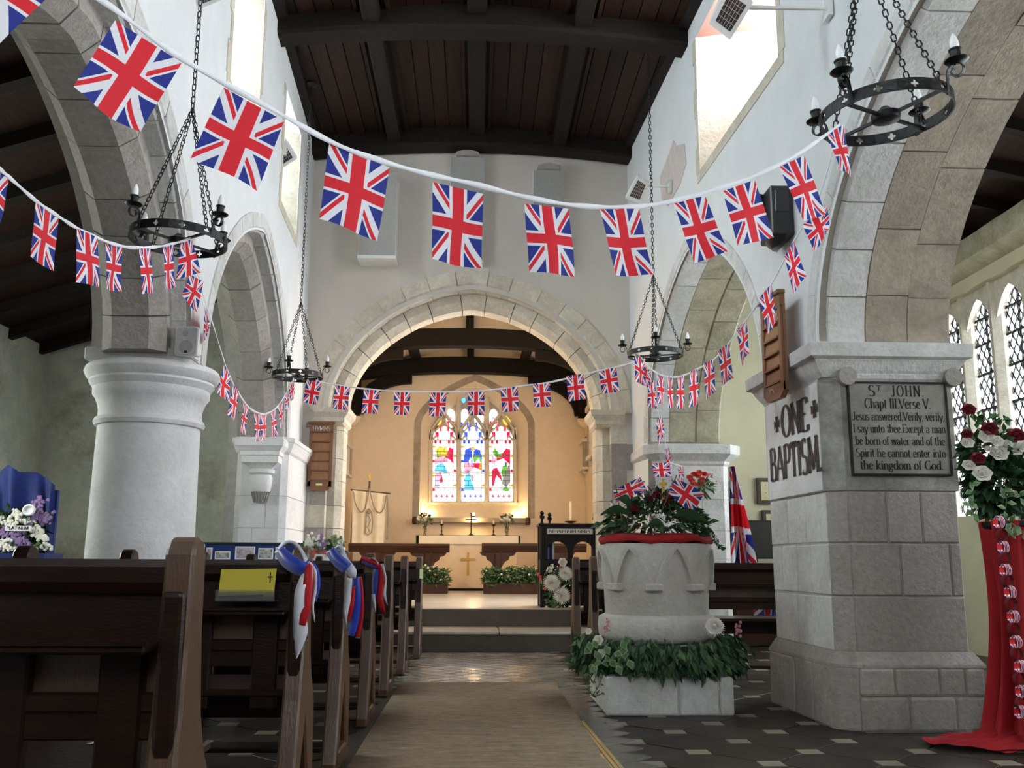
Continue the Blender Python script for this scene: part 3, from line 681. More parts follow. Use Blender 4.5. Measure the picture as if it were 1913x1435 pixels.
# tracery lights
for cx, cy, hw, hh, m_ in ((842, 782, 9, 18, 'glass_white'), (868, 784, 9, 20, 'glass_white'), (895, 784, 9, 20, 'glass_white'), (922, 782, 9, 18, 'glass_white'), (818, 786, 8, 9, 'glass_gold'), (947, 786, 8, 9, 'glass_gold'), (866, 748, 4, 5, 'glass_sky'), (895, 750, 5, 6, 'glass_white')):
    gl('glass_panel', [(cx+hw*math.cos(t)*(1 if math.sin(t) > 0 else .9), cy-hh*math.sin(t)) for t in (2*pi*i/12 for i in range(12))], m_, -.004)
    if hh > 12:
        c_ = 'glass_blue' if 855 < cx < 910 else 'glass_red'
        for sx in (-1, 1): gl('glass_piece', [(cx+sx*hw*.85, cy+6), (cx+sx*hw*.4, cy+4), (cx+sx*hw*.35, cy+hh*.8), (cx+sx*hw*.6, cy+hh*.65)], c_, -.014)
        gl('glass_piece', [(cx-3, cy-3), (cx+3, cy-3), (cx+3, cy+1), (cx-3, cy+1)], 'glass_pink' if c_ == 'glass_red' else 'glass_violet', -.014)
# leading
for a, c in LX:
    b = MB()
    for y in range(826, 936, 9): b.bar(G(a, y, -.02), G(c, y, -.02), .012)
    for k, y in enumerate(range(826, 930, 9)):
        for u in ((.12, .5, .88) if k % 2 else (.12, .32, .7, .88)): x = a+(c-a)*u; b.bar(G(x, y, -.02), G(x, min(y+9, 935), -.02), .010)
    b.build('leading', 'lead', GW)
    b = MB()
    for y in (822, 850, 884, 912): b.bar(G(a, y, -.025), G(c, y, -.025), .02)
    b.build('saddle_bar', 'lead', GW)
# stone tracery: mullions, jambs, light heads
def stonebar(name, pts, w_, dep=.16, d=-.09):
    P = [V(G(x, y)) for x, y in pts]; b = MB(); rg = []
    for i, p in enumerate(P):
        t = (P[min(i+1, len(P)-1)]-P[max(i-1, 0)]).normalized(); n = V((-t.z, 0, t.x)); yb = V((0, 1, 0))
        rg.append([p+n*w_*.5+yb*(d+dep), p+n*w_*.5+yb*(d+.03), p+n*w_*.18+yb*(d-dep*.4), p-n*w_*.18+yb*(d-dep*.4), p-n*w_*.5+yb*(d+.03), p-n*w_*.5+yb*(d+dep)])
    b.loft(rg); return b.build(name, 'stone_cream', GW)
stonebar('mullion', [(857, 940), (857, 745)], .115); stonebar('mullion', [(909.5, 940), (909.5, 745)], .115)
stonebar('jamb', [(803.5, 940), (804, 800)], .11); stonebar('jamb', [(962.5, 940), (962, 800)], .11)
stonebar('sill', [(798, 941), (968, 941)], .10)
for a, c in LX:
    mdl, hw = (a+c)/2, (c-a)/2+5
    stonebar('light_head', [(mdl-hw, 822), (mdl-hw*.92, 806), (mdl-hw*.5, 790), (mdl, 772)], .075); stonebar('light_head', [(mdl+hw, 822), (mdl+hw*.92, 806), (mdl+hw*.5, 790), (mdl, 772)], .075)
    for s_ in (-1, 1):
        stonebar('cusp', [(mdl+s_*hw*.9, 826), (mdl+s_*hw*.55, 814), (mdl+s_*hw*.42, 821)], .04); stonebar('cusp', [(mdl+s_*hw*.6, 806), (mdl+s_*hw*.25, 796), (mdl+s_*hw*.18, 806)], .04)
stonebar('tracery_bar', [(mdl_ := 830, 772), (830, 748)], .07); stonebar('tracery_bar', [(883, 772), (882, 735)], .07); stonebar('tracery_bar', [(936, 772), (936, 752)], .07)
# tracery field: stone plate behind the glass, filling the arched head
b = MB(); P = [posC(W2.c-W2.a, ZB2, .43)]+[posC(*W2.p(pi*i/24), .43) for i in range(25)]+[posC(W2.c+W2.a, ZB2, .43)]
b.prism(P, (0, .05, 0)); b.build('tracery_field', 'stone_brown', GW)
# ================================================================== LETTERING
def arc(cx, cy, rx, ry, a0, a1, n=9): return [(cx+rx*math.cos(math.radians(a0+(a1-a0)*i/n)), cy+ry*math.sin(math.radians(a0+(a1-a0)*i/n))) for i in range(n+1)]
def ln(*p): return list(p)
x_ = .64
FONT = {
 'A': (.74, [ln((.02,0),(.36,1)), ln((.36,1),(.72,0)), ln((.15,.34),(.58,.34))]), 'B': (.64, [ln((.12,0),(.12,1)), ln((.12,1),(.3,1))+arc(.3,.76,.24,.24,90,-90)+[(.12,.52)], ln((.12,.52),(.32,.52))+arc(.32,.26,.28,.26,90,-90)+[(.12,0)]]),
 'C': (.70, [arc(.40,.5,.34,.5,45,315,12)]), 'E': (.60, [ln((.12,0),(.12,1)), ln((.12,1),(.54,1)), ln((.12,.52),(.44,.52)), ln((.12,0),(.56,0)), ln((.54,1),(.54,.84)), ln((.56,0),(.56,.17))]),
 'G': (.74, [arc(.40,.5,.34,.5,45,330,12)+[(.70,.40)], ln((.70,.42),(.70,.08))]), 'H': (.76, [ln((.12,0),(.12,1)), ln((.64,0),(.64,1)), ln((.12,.5),(.64,.5))]), 'I': (.28, [ln((.14,0),(.14,1))]),
 'J': (.46, [ln((.30,1),(.30,.2))+arc(.14,.2,.16,.2,0,-150,7)]), 'L': (.58, [ln((.12,0),(.12,1)), ln((.12,0),(.54,0)), ln((.54,0),(.54,.18))]), 'M': (.90, [ln((.10,0),(.14,1)), ln((.14,1),(.45,.1)), ln((.45,.1),(.76,1)), ln((.76,1),(.80,0))]),
 'N': (.78, [ln((.12,0),(.12,1)), ln((.12,1),(.66,0)), ln((.66,0),(.66,1))]), 'O': (.80, [arc(.40,.5,.35,.5,90,450,20)]), 'P': (.60, [ln((.12,0),(.12,1)), ln((.12,1),(.3,1))+arc(.3,.73,.26,.27,90,-90)+[(.12,.46)]]),
 'S': (.58, [arc(.29,.75,.22,.25,40,250,9)+arc(.29,.25,.24,.25,75,-145,9)]), 'T': (.66, [ln((.33,0),(.33,1)), ln((.02,1),(.64,1)), ln((.03,1),(.03,.84)), ln((.63,1),(.63,.84))]), 'U': (.74, [ln((.11,1),(.11,.3))+arc(.37,.3,.26,.3,180,360)+[(.63,1)]]),
 'V': (.72, [ln((.02,1),(.36,0)), ln((.36,0),(.70,1))]), 'Y': (.70, [ln((.02,1),(.35,.5)), ln((.68,1),(.35,.5)), ln((.35,.5),(.35,0))]),
 'a': (.52, [arc(.24,.44,.17,.2,160,0,6)+[(.41,.08),(.46,0)], arc(.24,.17,.18,.17,60,330,9)]), 'b': (.56, [ln((.10,0),(.10,1)), arc(.28,.32,.2,.32,150,-150,12)]), 'c': (.48, [arc(.28,.32,.21,.32,45,315,10)]),
 'd': (.56, [ln((.46,0),(.46,1)), arc(.28,.32,.2,.32,30,330,12)]), 'e': (.50, [ln((.08,.36),(.44,.36)), arc(.26,.32,.19,.32,8,320,12)]), 'f': (.34, [ln((.14,0),(.14,.78))+arc(.28,.78,.14,.2,180,50,6), ln((.02,x_),(.30,x_))]),
 'g': (.52, [arc(.24,.42,.17,.21,90,450,14), ln((.36,.58),(.48,.64)), arc(.24,-.1,.2,.16,90,450,14), ln((.14,.24),(.12,.10),(.26,.06))]), 'h': (.56, [ln((.10,0),(.10,1)), arc(.28,.42,.18,.22,170,0,8)+[(.46,0)]]), 'i': (.26, [ln((.13,0),(.13,x_)), ln((.13,.82),(.13,.92))]),
 'k': (.54, [ln((.10,0),(.10,1)), ln((.44,x_),(.10,.26)), ln((.2,.36),(.50,0))]), 'l': (.24, [ln((.12,0),(.12,1))]), 'm': (.84, [ln((.10,0),(.10,x_)), arc(.26,.42,.16,.22,170,0,8)+[(.42,0)], arc(.58,.42,.16,.22,170,0,8)+[(.74,0)]]),
 'n': (.56, [ln((.10,0),(.10,x_)), arc(.28,.42,.18,.22,170,0,8)+[(.46,0)]]), 'o': (.54, [arc(.27,.32,.21,.32,90,450,16)]), 'p': (.56, [ln((.10,-.32),(.10,x_)), arc(.28,.32,.2,.32,150,-150,12)]), 'r': (.40, [ln((.10,0),(.10,x_)), arc(.28,.40,.18,.22,165,60,6)]),
 's': (.42, [arc(.21,.48,.15,.16,40,250,8)+arc(.21,.16,.16,.16,75,-145,8)]), 't': (.34, [ln((.14,.86),(.14,.16))+arc(.28,.16,.14,.16,180,300,6), ln((.02,x_),(.30,x_))]), 'u': (.56, [ln((.10,x_),(.10,.2))+arc(.27,.2,.17,.2,180,345,8), ln((.46,0),(.46,x_))]),
 'v': (.50, [ln((.02,x_),(.25,0)), ln((.25,0),(.48,x_))]), 'w': (.74, [ln((.02,x_),(.2,0)), ln((.2,0),(.37,x_)), ln((.37,x_),(.54,0)), ln((.54,0),(.72,x_))]), 'x': (.50, [ln((.03,x_),(.47,0)), ln((.47,x_),(.03,0))]), 'y': (.50, [ln((.02,x_),(.26,0)), ln((.48,x_),(.18,-.26),(.04,-.3))]),
 '.': (.22, [ln((.11,.0),(.11,.10))]), ',': (.22, [ln((.12,.10),(.08,-.12))]), ' ': (.30, []) }
def text_mesh(b, s, O, R, U, size, width=None, thick=.15, thin=.05, serif=True, sx=1., track=.03):
    adv = sum(FONT[c][0]+track for c in s)*size*sx
    if width: sx = sx*width/adv
    O, R, U = V(O), V(R).normalized(), V(U).normalized(); cx = 0
    for c in s:
        w_, st = FONT[c]
        for P in st:
            n = len(P); L, Rr = [], []
            closed = n > 3 and math.dist(P[0], P[-1]) < 1e-3
            for i in range(n):
                p0, p1 = P[max(i-1, 0)], P[min(i+1, n-1)]
                if closed and i in (0, n-1): p0, p1 = P[-2], P[1]
                dx, dy = p1[0]-p0[0], p1[1]-p0[1]; q = math.hypot(dx, dy) or 1; dx, dy = dx/q, dy/q
                hw = (thin+(thick-thin)*abs(dy)**1.6)/2
                if dx*dy > 0 and n == 2: hw = max(thin*1.2, hw*.45)/1 if abs(dx) > .15 else hw
                L.append((P[i][0]-dy*hw, P[i][1]+dx*hw)); Rr.append((P[i][0]+dy*hw, P[i][1]-dx*hw))
            W3 = lambda p: O+R*((cx+p[0])*size*sx)+U*(p[1]*size)
            for i in range(n-1): b.quad(W3(Rr[i]), W3(Rr[i+1]), W3(L[i+1]), W3(L[i]))
            if serif and not closed:
                for e, f in ((0, 1), (-1, -2)):
                    if c in '.,' : break
                    y = P[e][1]
                    if min(abs(y-k) for k in (0, 1, x_, -.32)) < .01 and abs(P[e][1]-P[f][1]) > abs(P[e][0]-P[f][0])*.9 and (n == 2 or c in 'JUhnmupf' ):
                        if c in 'ET' and n == 2 and abs(P[0][1]-P[1][1]) < .3: continue
                        x = P[e][0]; h_ = thin*.55; sw = .13 if y in (0, 1) else .11
                        yy = y+(h_ if y <= 0 else -h_)
                        b.quad(W3((x-sw, yy-h_)), W3((x+sw, yy-h_)), W3((x+sw, yy+h_)), W3((x-sw, yy+h_)))
        cx += w_+track
    return cx*size*sx
# ================================================================== PIERS AND COLUMN
# near right pier
PR = thing('stone_pier', 'massive grey stone pier with painted text beside the font', 'pillar', (2.7, 6.5, 0))
b = MB(); b.prism([(2.268, 6.09, 0), (2.375, 6.015, 0), (3.085, 6.015, 0), (3.085, 7.10, 0), (2.225, 7.12, 0)], (0, 0, 2.32)); b.build('core', 'mortar', PR)
rows = [(.46, .795), (.803, 1.125), (1.133, 1.455)]
front = [[2.376, 2.72, 3.09], [2.376, 2.70, 3.00, 3.09], [2.376, 2.60, 2.80, 3.09]]
front = [[2.376, 3.09], [2.376, 2.695, 3.01, 3.09], [2.376, 2.63, 2.845, 3.09]]
side = [[6.085, 6.68, 7.14], [6.085, 6.40, 6.66, 6.94, 7.14], [6.085, 6.46, 6.80, 7.14]]
sx = lambda y: 2.257-.035*(y-6.1)
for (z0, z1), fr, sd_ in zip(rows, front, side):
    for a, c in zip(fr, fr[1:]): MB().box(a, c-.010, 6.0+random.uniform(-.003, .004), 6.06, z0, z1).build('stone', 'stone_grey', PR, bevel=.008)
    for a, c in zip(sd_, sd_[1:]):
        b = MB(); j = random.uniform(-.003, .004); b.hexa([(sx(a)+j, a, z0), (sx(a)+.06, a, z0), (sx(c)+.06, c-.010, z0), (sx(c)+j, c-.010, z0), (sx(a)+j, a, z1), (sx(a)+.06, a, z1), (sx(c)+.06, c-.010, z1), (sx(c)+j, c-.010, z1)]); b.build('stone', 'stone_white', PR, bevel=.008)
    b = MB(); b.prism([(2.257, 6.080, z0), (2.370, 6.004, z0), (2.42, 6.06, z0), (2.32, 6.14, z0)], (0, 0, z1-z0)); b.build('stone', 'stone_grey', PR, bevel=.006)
# smooth band behind tablet and text
b = MB(); b.prism([(2.251, 6.085, 1.463), (2.365, 6.000, 1.463), (3.10, 6.000, 1.463), (3.10, 7.12, 1.463), (2.214, 7.14, 1.463)], (0, 0, .80)); b.build('painted_band', 'pier_band', PR)
b = MB(); b.hexa([(2.247, 6.10, 1.47), (2.26, 6.10, 1.47), (2.23, 7.12, 1.47), (2.210, 7.12, 1.47), (2.247, 6.10, 2.24), (2.26, 6.10, 2.24), (2.23, 7.12, 2.24), (2.210, 7.12, 2.24)]); b.build('whitewashed_panel', 'whitewash', PR)
# plinth of uneven stones
b = MB(); rg = []
def plan(o, z): return [V((2.258-o*.75, 6.085-o*.35, z)), V((2.36-o*.25, 6.0-o, z)), V((3.10+o, 6.0-o, z)), V((3.10+o, 7.12+o, z)), V((2.216-o*.75, 7.12+o, z))]
for o_, z in ((.055, -.01), (.05, .38), (.0, .465)): rg.append(plan(o_, z))
b.loft(rg); b.build('plinth_core', 'mortar_dark', PR)
for z0, z1, cs in ((.0, .20, [2.352, 2.66, 2.95, 3.145]), (.205, .37, [2.352, 2.58, 2.86, 3.02, 3.145])):
    for a, c in zip(cs, cs[1:]): MB().box(a, c-.012, 5.93+random.uniform(0, .01), 6.05, z0, z1).build('plinth_stone', 'stone_grey', PR, bevel=.016)
for cs in ([6.07, 6.35, 6.68, 7.17],):
    for a, c in zip(cs, cs[1:]):
        b = MB(); q0, q1 = sx(a)-.05, sx(c)-.05; b.hexa([(q0, a, 0), (q0+.1, a, 0), (q1+.1, c-.012, 0), (q1, c-.012, 0), (q0+.005, a, .37), (q0+.1, a, .37), (q1+.1, c-.012, .37), (q1+.005, c-.012, .37)]); b.build('plinth_stone', 'stone_grey', PR, bevel=.014)
b = MB(); b.prism([(2.205, 6.085, 0), (2.345, 5.935, 0), (2.40, 5.99, 0), (2.28, 6.14, 0)], (0, 0, .37)); b.build('plinth_stone', 'stone_grey', PR, bevel=.014)
b = MB(); b.loft([plan(o_, z) for o_, z in ((.056, .372), (.052, .39), (.006, .458), (.0, .46))]); b.build('plinth_cap', 'stone_grey', PR)
# capital
b = MB(); b.loft([plan(o_, z) for o_, z in ((-.01, 2.17), (.015, 2.19), (.025, 2.215), (.035, 2.26), (.075, 2.30), (.08, 2.31))]); b.build('capital', 'stone_white', PR)
b = MB()
ab = lambda o, z: [V((2.245-o, 5.99-o, z)), V((3.11+o, 5.99-o, z)), V((3.11+o, 7.13+o, z)), V((2.20-o, 7.13+o, z))]
b.loft([ab(o_, z) for o_, z in ((.0, 2.20), (.03, 2.24), (.065, 2.305), (.095, 2.318), (.10, 2.322), (.105, 2.405), (.095, 2.415))]); b.build('abacus', 'stone_white', PR)
for x, y in ((2.40, 5.985), (3.10, 5.985)):
    b = MB(); b.tube([(x, y-.04, 2.20), (x, y+.06, 2.20)], .06, 14); b.build('volute', 'stone_grey', PR, smooth=True)
# painted words on the side face
b = MB(); Rv = V((sx(6.15)-sx(6.93), -.78, 0)); Of = lambda y, z: V((sx(y)-.0135, y, z))
def sidepx(px, py):
    d = ray(px, py); t = 0
    for _ in range(4):
        X0 = sx(t*d.y)-.0155 if t else 2.22
        t = X0/d.x
    return d*t+V((0, 0, CAMH))
def sideword(s, p0, p1, h, thick):
    a, c = sidepx(*p0), sidepx(*p1); text_mesh(b, s, a, (c-a), V((0, 0, 1)), h, (c-a).length, thick, .06)
sideword('ONE', (1461, 818), (1511, 803), .225, .23); sideword('BAPTISM.', (1440, 900), (1537, 879), .24, .24)
for cx, cy in ((1451, 793), (1521, 764)):
    c = sidepx(cx, cy); r = Rv.normalized(); u = V((0, 0, 1))
    for d_, e_ in ((r, u), (u, r)):
        for s_ in (1, -1): b.quad(c+e_*.012, c-e_*.012, c+d_*s_*.058-e_*.032, c+d_*s_*.058+e_*.032)
b.build('painted_words', 'ink_brown', PR)
# scripture tablet
ST = thing('scripture_tablet', 'grey tablet with dark Saint John verse lettering on pier', 'tablet', (2.74, 5.99, 1.5))
tl, tr, bl, br = A(1577, 713, 5.985), A(1772, 713, 5.985), A(1588, 888, 5.985), A(1786, 893, 5.985)
z1, z0, x0, x1 = tl.z, bl.z, 2.40, 3.055
MB().box(x0, x1, 5.978, 6.0, z0, z1).build('panel', 'slate_panel', ST)
b = MB(); t_ = .012
for a in ((x0, x1, z0, z0+t_), (x0, x1, z1-t_, z1), (x0, x0+t_, z0+t_, z1-t_), (x1-t_, x1, z0+t_, z1-t_)): b.box(a[0], a[1], 5.968, 5.990, a[2], a[3])
b.build('border', 'ink', ST)
H_ = z1-z0; rw = x1-x0-.03
lines = [('ST JOHN.', .072, .60, .2), ('Chapt III.Verse V.', .066, .70, .19), ('Jesus answered,Verily, verily,', .055, .97, .17), ('I say unto thee.Except a man', .055, .97, .17), ('be born of water and of the', .055, .94, .17), ('Spirit he cannot enter into', .055, .94, .17), ('the kingdom of God.', .058, .87, .18)]
for i, (s, h_, fr, tk) in enumerate(lines):
    b = MB(); W_ = rw*fr; zc_ = z1-.030-(i+.83)*(H_-.055)/7.0; xc = (x0+x1)/2
    if i == 0:
        bt = MB()
        text_mesh(b, 'S', (xc-W_/2, 5.976, zc_), (1,0,0), (0,0,1), h_, None, tk, .05); text_mesh(bt, 'T', (xc-W_/2+.058, 5.976, zc_+.038), (1,0,0), (0,0,1), .034, None, tk, .05); bt.build('lettering', 'ink', ST)
        text_mesh(b, 'JOHN.', (xc-W_/2+.15, 5.976, zc_), (1,0,0), (0,0,1), h_, W_-.15, tk, .05, track=.2)
    else: text_mesh(b, s, (xc-W_/2, 5.976, zc_), (1,0,0), (0,0,1), h_, W_, tk, .05)
    b.build('lettering', 'ink', ST)
# far right respond
def respond(name, lab, x0, x1, y0, y1, ztop, mt, over, zc, cham=.07, capm='stone_white'):
    t = thing(name, lab, 'pillar', ((x0+x1)/2, (y0+y1)/2, 0))
    def pl(o, z): return [V((x0-o, y1, z)), V((x0-o, y0+cham-o*.4, z)), V((x0+cham-o*.4, y0-o, z)), V((x1-cham+o*.4, y0-o, z)), V((x1+o, y0+cham-o*.4, z)), V((x1+o, y1, z))]
    z = 0; k = 0
    b = MB(); b.loft([pl(-.01, 0), pl(-.01, zc)]); b.build('core', 'mortar', t)
    while z < zc-.02:
        zz = min(z+random.uniform(.30, .38), zc)
        if zc-zz < .1: zz = zc
        xm = x0+(x1-x0)*(.38 if k % 2 else .62)
        P = pl(0, z+.005)
        for a in ([P[0], P[1], P[2], V((xm-.004, P[2].y, z+.005)), V((xm-.004, P[0].y, z+.005))], [V((xm+.004, P[2].y, z+.005)), P[3], P[4], P[5], V((xm+.004, P[5].y, z+.005))]):
            b = MB(); b.prism([V(p) for p in a], (0, 0, zz-z-.008)); b.build('stone', mt, t)
        z = zz; k += 1
    b = MB(); b.loft([pl(o_, z) for o_, z in ((0, zc), (.02, zc+.02), (.03, zc+.05), (over, zc+.12), (over+.01, zc+.13), (over+.01, ztop-.01), (over, ztop))]); b.build('capital', capm, t)
    return t
respond('stone_respond', 'pale stone half pier with moulded cap right of chancel arch', 2.08, 2.95, 10.98, 12.15, 2.36, 'stone_white', .13, 2.12)
RL = respond('stone_respond', 'pale half pier with carved corbel left of hymn board', -2.68, -2.11, 10.62, 11.88, 2.36, 'whitewash', .055, 2.18, capm='whitewash')
c_ = A(487, 880, 10.5)
b = MB(); rg = []
def cr(hx, dy, z): return [V((c_.x-hx, 10.64, z)), V((c_.x-hx, 10.64-dy, z)), V((c_.x+hx, 10.64-dy, z)), V((c_.x+hx, 10.64, z))]
for hx, dy, z in ((.10, .10, 1.99), (.20, .22, 2.06), (.20, .22, 2.13), (.215, .24, 2.14), (.215, .24, 2.18), (.245, .27, 2.22), (.26, .29, 2.24), (.265, .29, 2.30), (.245, .28, 2.33)): rg.append(cr(hx, dy, z))
b.loft(rg); b.build('corbel', 'whitewash', RL)
b = MB(); b.lathe([(.02, 1.62), (.065, 1.63), (.085, 1.74), (.105, 1.76), (.12, 1.90), (.105, 1.93), (.14, 1.95), (.14, 1.985), (.10, 2.0)], (c_.x, 10.56, 0), 18); b.build('pendant', 'whitewash', RL, smooth=True)
b = MB()
for k in range(9):
    t = pi+pi*(k+.5)/9; b.bar((c_.x+.066*math.cos(t), 10.56+.066*math.sin(t), 1.63), (c_.x+.10*math.cos(t), 10.56+.10*math.sin(t), 1.745), .014)
b.build('fluting', 'stone_grey', RL)
# round column on the left
CX, CY = -2.27, 6.6
CO = thing('round_column', 'thick whitewashed round column behind the dark pews on left', 'pillar', (CX, CY, 0))
b = MB(); b.lathe([(.43, 0), (.43, .12), (.38, .2), (.352, .26), (.347, 1.0), (.336, 1.90)], (CX, CY, 0), 40); b.build('shaft', 'whitewash', CO, smooth=True)
b = MB(); b.lathe([(.335, 1.895), (.356, 1.90), (.366, 1.925), (.356, 1.95), (.34, 1.955), (.338, 2.0), (.345, 2.04), (.365, 2.09), (.385, 2.115), (.385, 2.16), (.39, 2.165), (.40, 2.18), (.415, 2.20), (.41, 2.215), (.435, 2.235), (.45, 2.27), (.44, 2.30), (.42, 2.315), (.40, 2.32)], (CX, CY, 0), 44); b.build('capital', 'whitewash', CO, smooth=True)
b = MB(); b.prism([(CX-.36, CY-.32, 2.315), (CX+.20, CY-.32, 2.315), (CX+.30, CY-.18, 2.315), (CX+.30, CY+.2, 2.315), (CX+.18, CY+.32, 2.315), (CX-.36, CY+.32, 2.315)], (0, 0, .09)); b.build('springer_stone', 'stone_white', CO, bevel=.01)
# ================================================================== CHANDELIERS
def link_chain(b, p, q, L=.036, r=.0034, w_=.0105):
    p, q = V(p), V(q); d = (q-p); n = max(1, int(d.length/(L*.80))); t = d.normalized()
    a = t.cross(V((.3, .9, .1))).normalized(); c = t.cross(a)
    for i in range(n):
        m_ = p+d*((i+.5)/n); s = a if i % 2 else c; h = L/2-w_; P = []
        for k in range(8):
            th = 2*pi*k/8+pi/8; P.append(m_+t*(math.copysign(h, math.sin(th))+w_*math.sin(th)*.9)+s*w_*math.cos(th))
        b.tube(P, r, 4, closed=True)
def quatre(th):
    return max(.0092*abs(math.cos(th))+math.sqrt(max(0, .0062**2-(.0092*math.sin(th))**2)) if abs(math.sin(th))*.0092 < .0062 else 0, .0092*abs(math.sin(th))+math.sqrt(max(0, .0062**2-(.0092*math.cos(th))**2)) if abs(math.cos(th))*.0092 < .0062 else 0, .0075)
RR, HB, TB = .275, .050, .007
def make_chandelier():
    e = empty('wheel_chandelier')
    b = MB(); NH = 12; seg = 2*pi/NH; N = 24
    for k in range(NH):
        a0 = k*seg; hole = k % 3 != 1
        angs = [2*pi*i/N for i in range(N)]
        def P(u, z, r): return V((r*math.cos(a0+seg/2+u/RR), r*math.sin(a0+seg/2+u/RR), z))
        hw, hh = RR*seg/2, HB/2; out, inn = [], []
        for t in angs:
            c, s = math.cos(t), math.sin(t); f = min(hw/abs(c) if abs(c) > 1e-9 else 9, hh/abs(s) if abs(s) > 1e-9 else 9)
            # snap corner rays
            out.append((c*f, s*f)); q = quatre(t)*1.15; inn.append((c*q, s*q))
        ca_ = math.atan2(hh, hw)
        for tt in (ca_, pi-ca_, pi+ca_, 2*pi-ca_):
            i = min(range(N), key=lambda j: abs((angs[j]-tt+pi) % (2*pi)-pi)); out[i] = (math.copysign(hw, math.cos(tt)), math.copysign(hh, math.sin(tt)))
        for i in range(N):
            j = (i+1) % N
            for r, flip in ((RR, 0), (RR-TB, 1)):
                q = [P(*out[i], r), P(*out[j], r), P(*inn[j], r), P(*inn[i], r)]; b.quad(*(q[::-1] if flip else q))
            b.quad(P(*inn[i], RR), P(*inn[j], RR), P(*inn[j], RR-TB), P(*inn[i], RR-TB))
        for i in range(8):
            t0, t1 = a0+seg*i/8, a0+seg*(i+1)/8
            for z in (HB/2, -HB/2):
                b.quad(*[V((r*math.cos(t), r*math.sin(t), z)) for r, t in ((RR, t0), (RR, t1), (RR-TB, t1), (RR-TB, t0))])
    b.build('ring', 'iron', e)
    for k in range(4):
        t = pi/4+k*pi/2; b = MB(); b.bar((.05*math.cos(t), .05*math.sin(t), -.012), ((RR-.004)*math.cos(t), (RR-.004)*math.sin(t), -.012), .013); b.build('spoke', 'iron', e)
    b = MB(); b.lathe([(.02, -.04), (.058, -.03), (.062, -.015), (.06, 0), (.035, .012), (.018, .03)], (0, 0, 0), 16); b.build('hub', 'iron', e, smooth=True)
    for k in range(4):
        t = k*pi/2+pi/4+.12; d = V((math.cos(t), math.sin(t), 0)); tn = V((-d.y, d.x, 0)); z = V((0, 0, 1))
        P = [d*RR+z*-.03, d*(RR+.006)+z*.03]
        for i in range(20):
            u = i/19; a = pi-u*2.35*pi; r = .036*(1-.62*u); P.append(d*(RR+.045)+z*.055+d*r*math.cos(a)+z*r*math.sin(a))
        b = MB(); b.strip(P, [tn*.009]*len(P)); s_ = b.build('scroll_arm', 'iron', e); so_ = s_.modifiers.new('s', 'SOLIDIFY'); so_.thickness = .005
        c = d*(RR+.05)+z*.092
        b = MB(); b.tube([d*(RR+.04)+z*.085, c+z*.0], .006, 6); b.lathe([(.006, -.004), (.04, .0), (.048, .008), (.046, .012), (.012, .008)], c, 16); b.lathe([(.021, .006), (.022, .05), (.026, .052), (.026, .058), (.02, .058)], c, 12); b.build('candle_cup', 'iron', s_, smooth=True)
        b = MB(); b.lathe([(.014, .055), (.016, .062), (.0185, .075), (.018, .09), (.0135, .108), (.007, .122), (.002, .130)], c, 12); b.build('bulb', 'bulb', s_, smooth=True)
    b = MB(); b.lathe([(.004, .79), (.012, .80), (.012, .82), (.004, .83)], (0, 0, 0), 8)
    b.build('hook', 'iron', e)
    for k in range(4):
        t = k*pi/2+pi/4; b = MB(); link_chain(b, (RR*.97*math.cos(t), RR*.97*math.sin(t), .02), (.006*math.cos(t), .006*math.sin(t), .80)); b.build('chain', 'iron', e)
    return e
CH = make_chandelier(); POOL = [CH]+[dup(CH) for _ in range(3)]
def chandelier(px, py, Y, rz, lab, tilt=(0, 0), ztop=None):
    o = POOL.pop(0)
    p = A(px, py, Y); o.location = p; o.rotation_euler = (tilt[0], tilt[1], rz); tag(o, lab, 'chandelier', 'black iron wheel chandeliers on chains')
    zc = zroof(p.x)-.01 if ztop is None else ztop
    Rm = o.rotation_euler.to_matrix(); top = p+Rm@V((0, 0, .82)); inv = Rm.inverted().to_euler(); Lc = zc-top.z
    b = MB(); link_chain(b, (0, 0, 0), (0, 0, Lc), .05, .004, .012); c = b.build('hanging_chain', 'iron'); c.parent = o; c.location = (0, 0, .82); c.rotation_euler = inv
    b = MB(); b.lathe([(.004, Lc-.03), (.02, Lc-.025), (.07, Lc-.01), (.07, Lc+.01)], (0, 0, 0), 14); c = b.build('ceiling_rose', 'iron'); c.parent = o; c.location = (0, 0, .82); c.rotation_euler = inv
    return p
cFR = chandelier(1654, 213, 3.75, -.25, 'largest wheel chandelier, hanging before the right stone arch', (.02, -.06))
cFL = chandelier(334, 447, 5.35, .1, 'wheel chandelier hanging in front of the left round column', (0, .03))
cBL = chandelier(556, 702, 10.2, .55, 'wheel chandelier hanging above the left hymn board')
cBR = chandelier(1224, 662, 9.25, .5, 'wheel chandelier hanging before the right end of chancel arch')
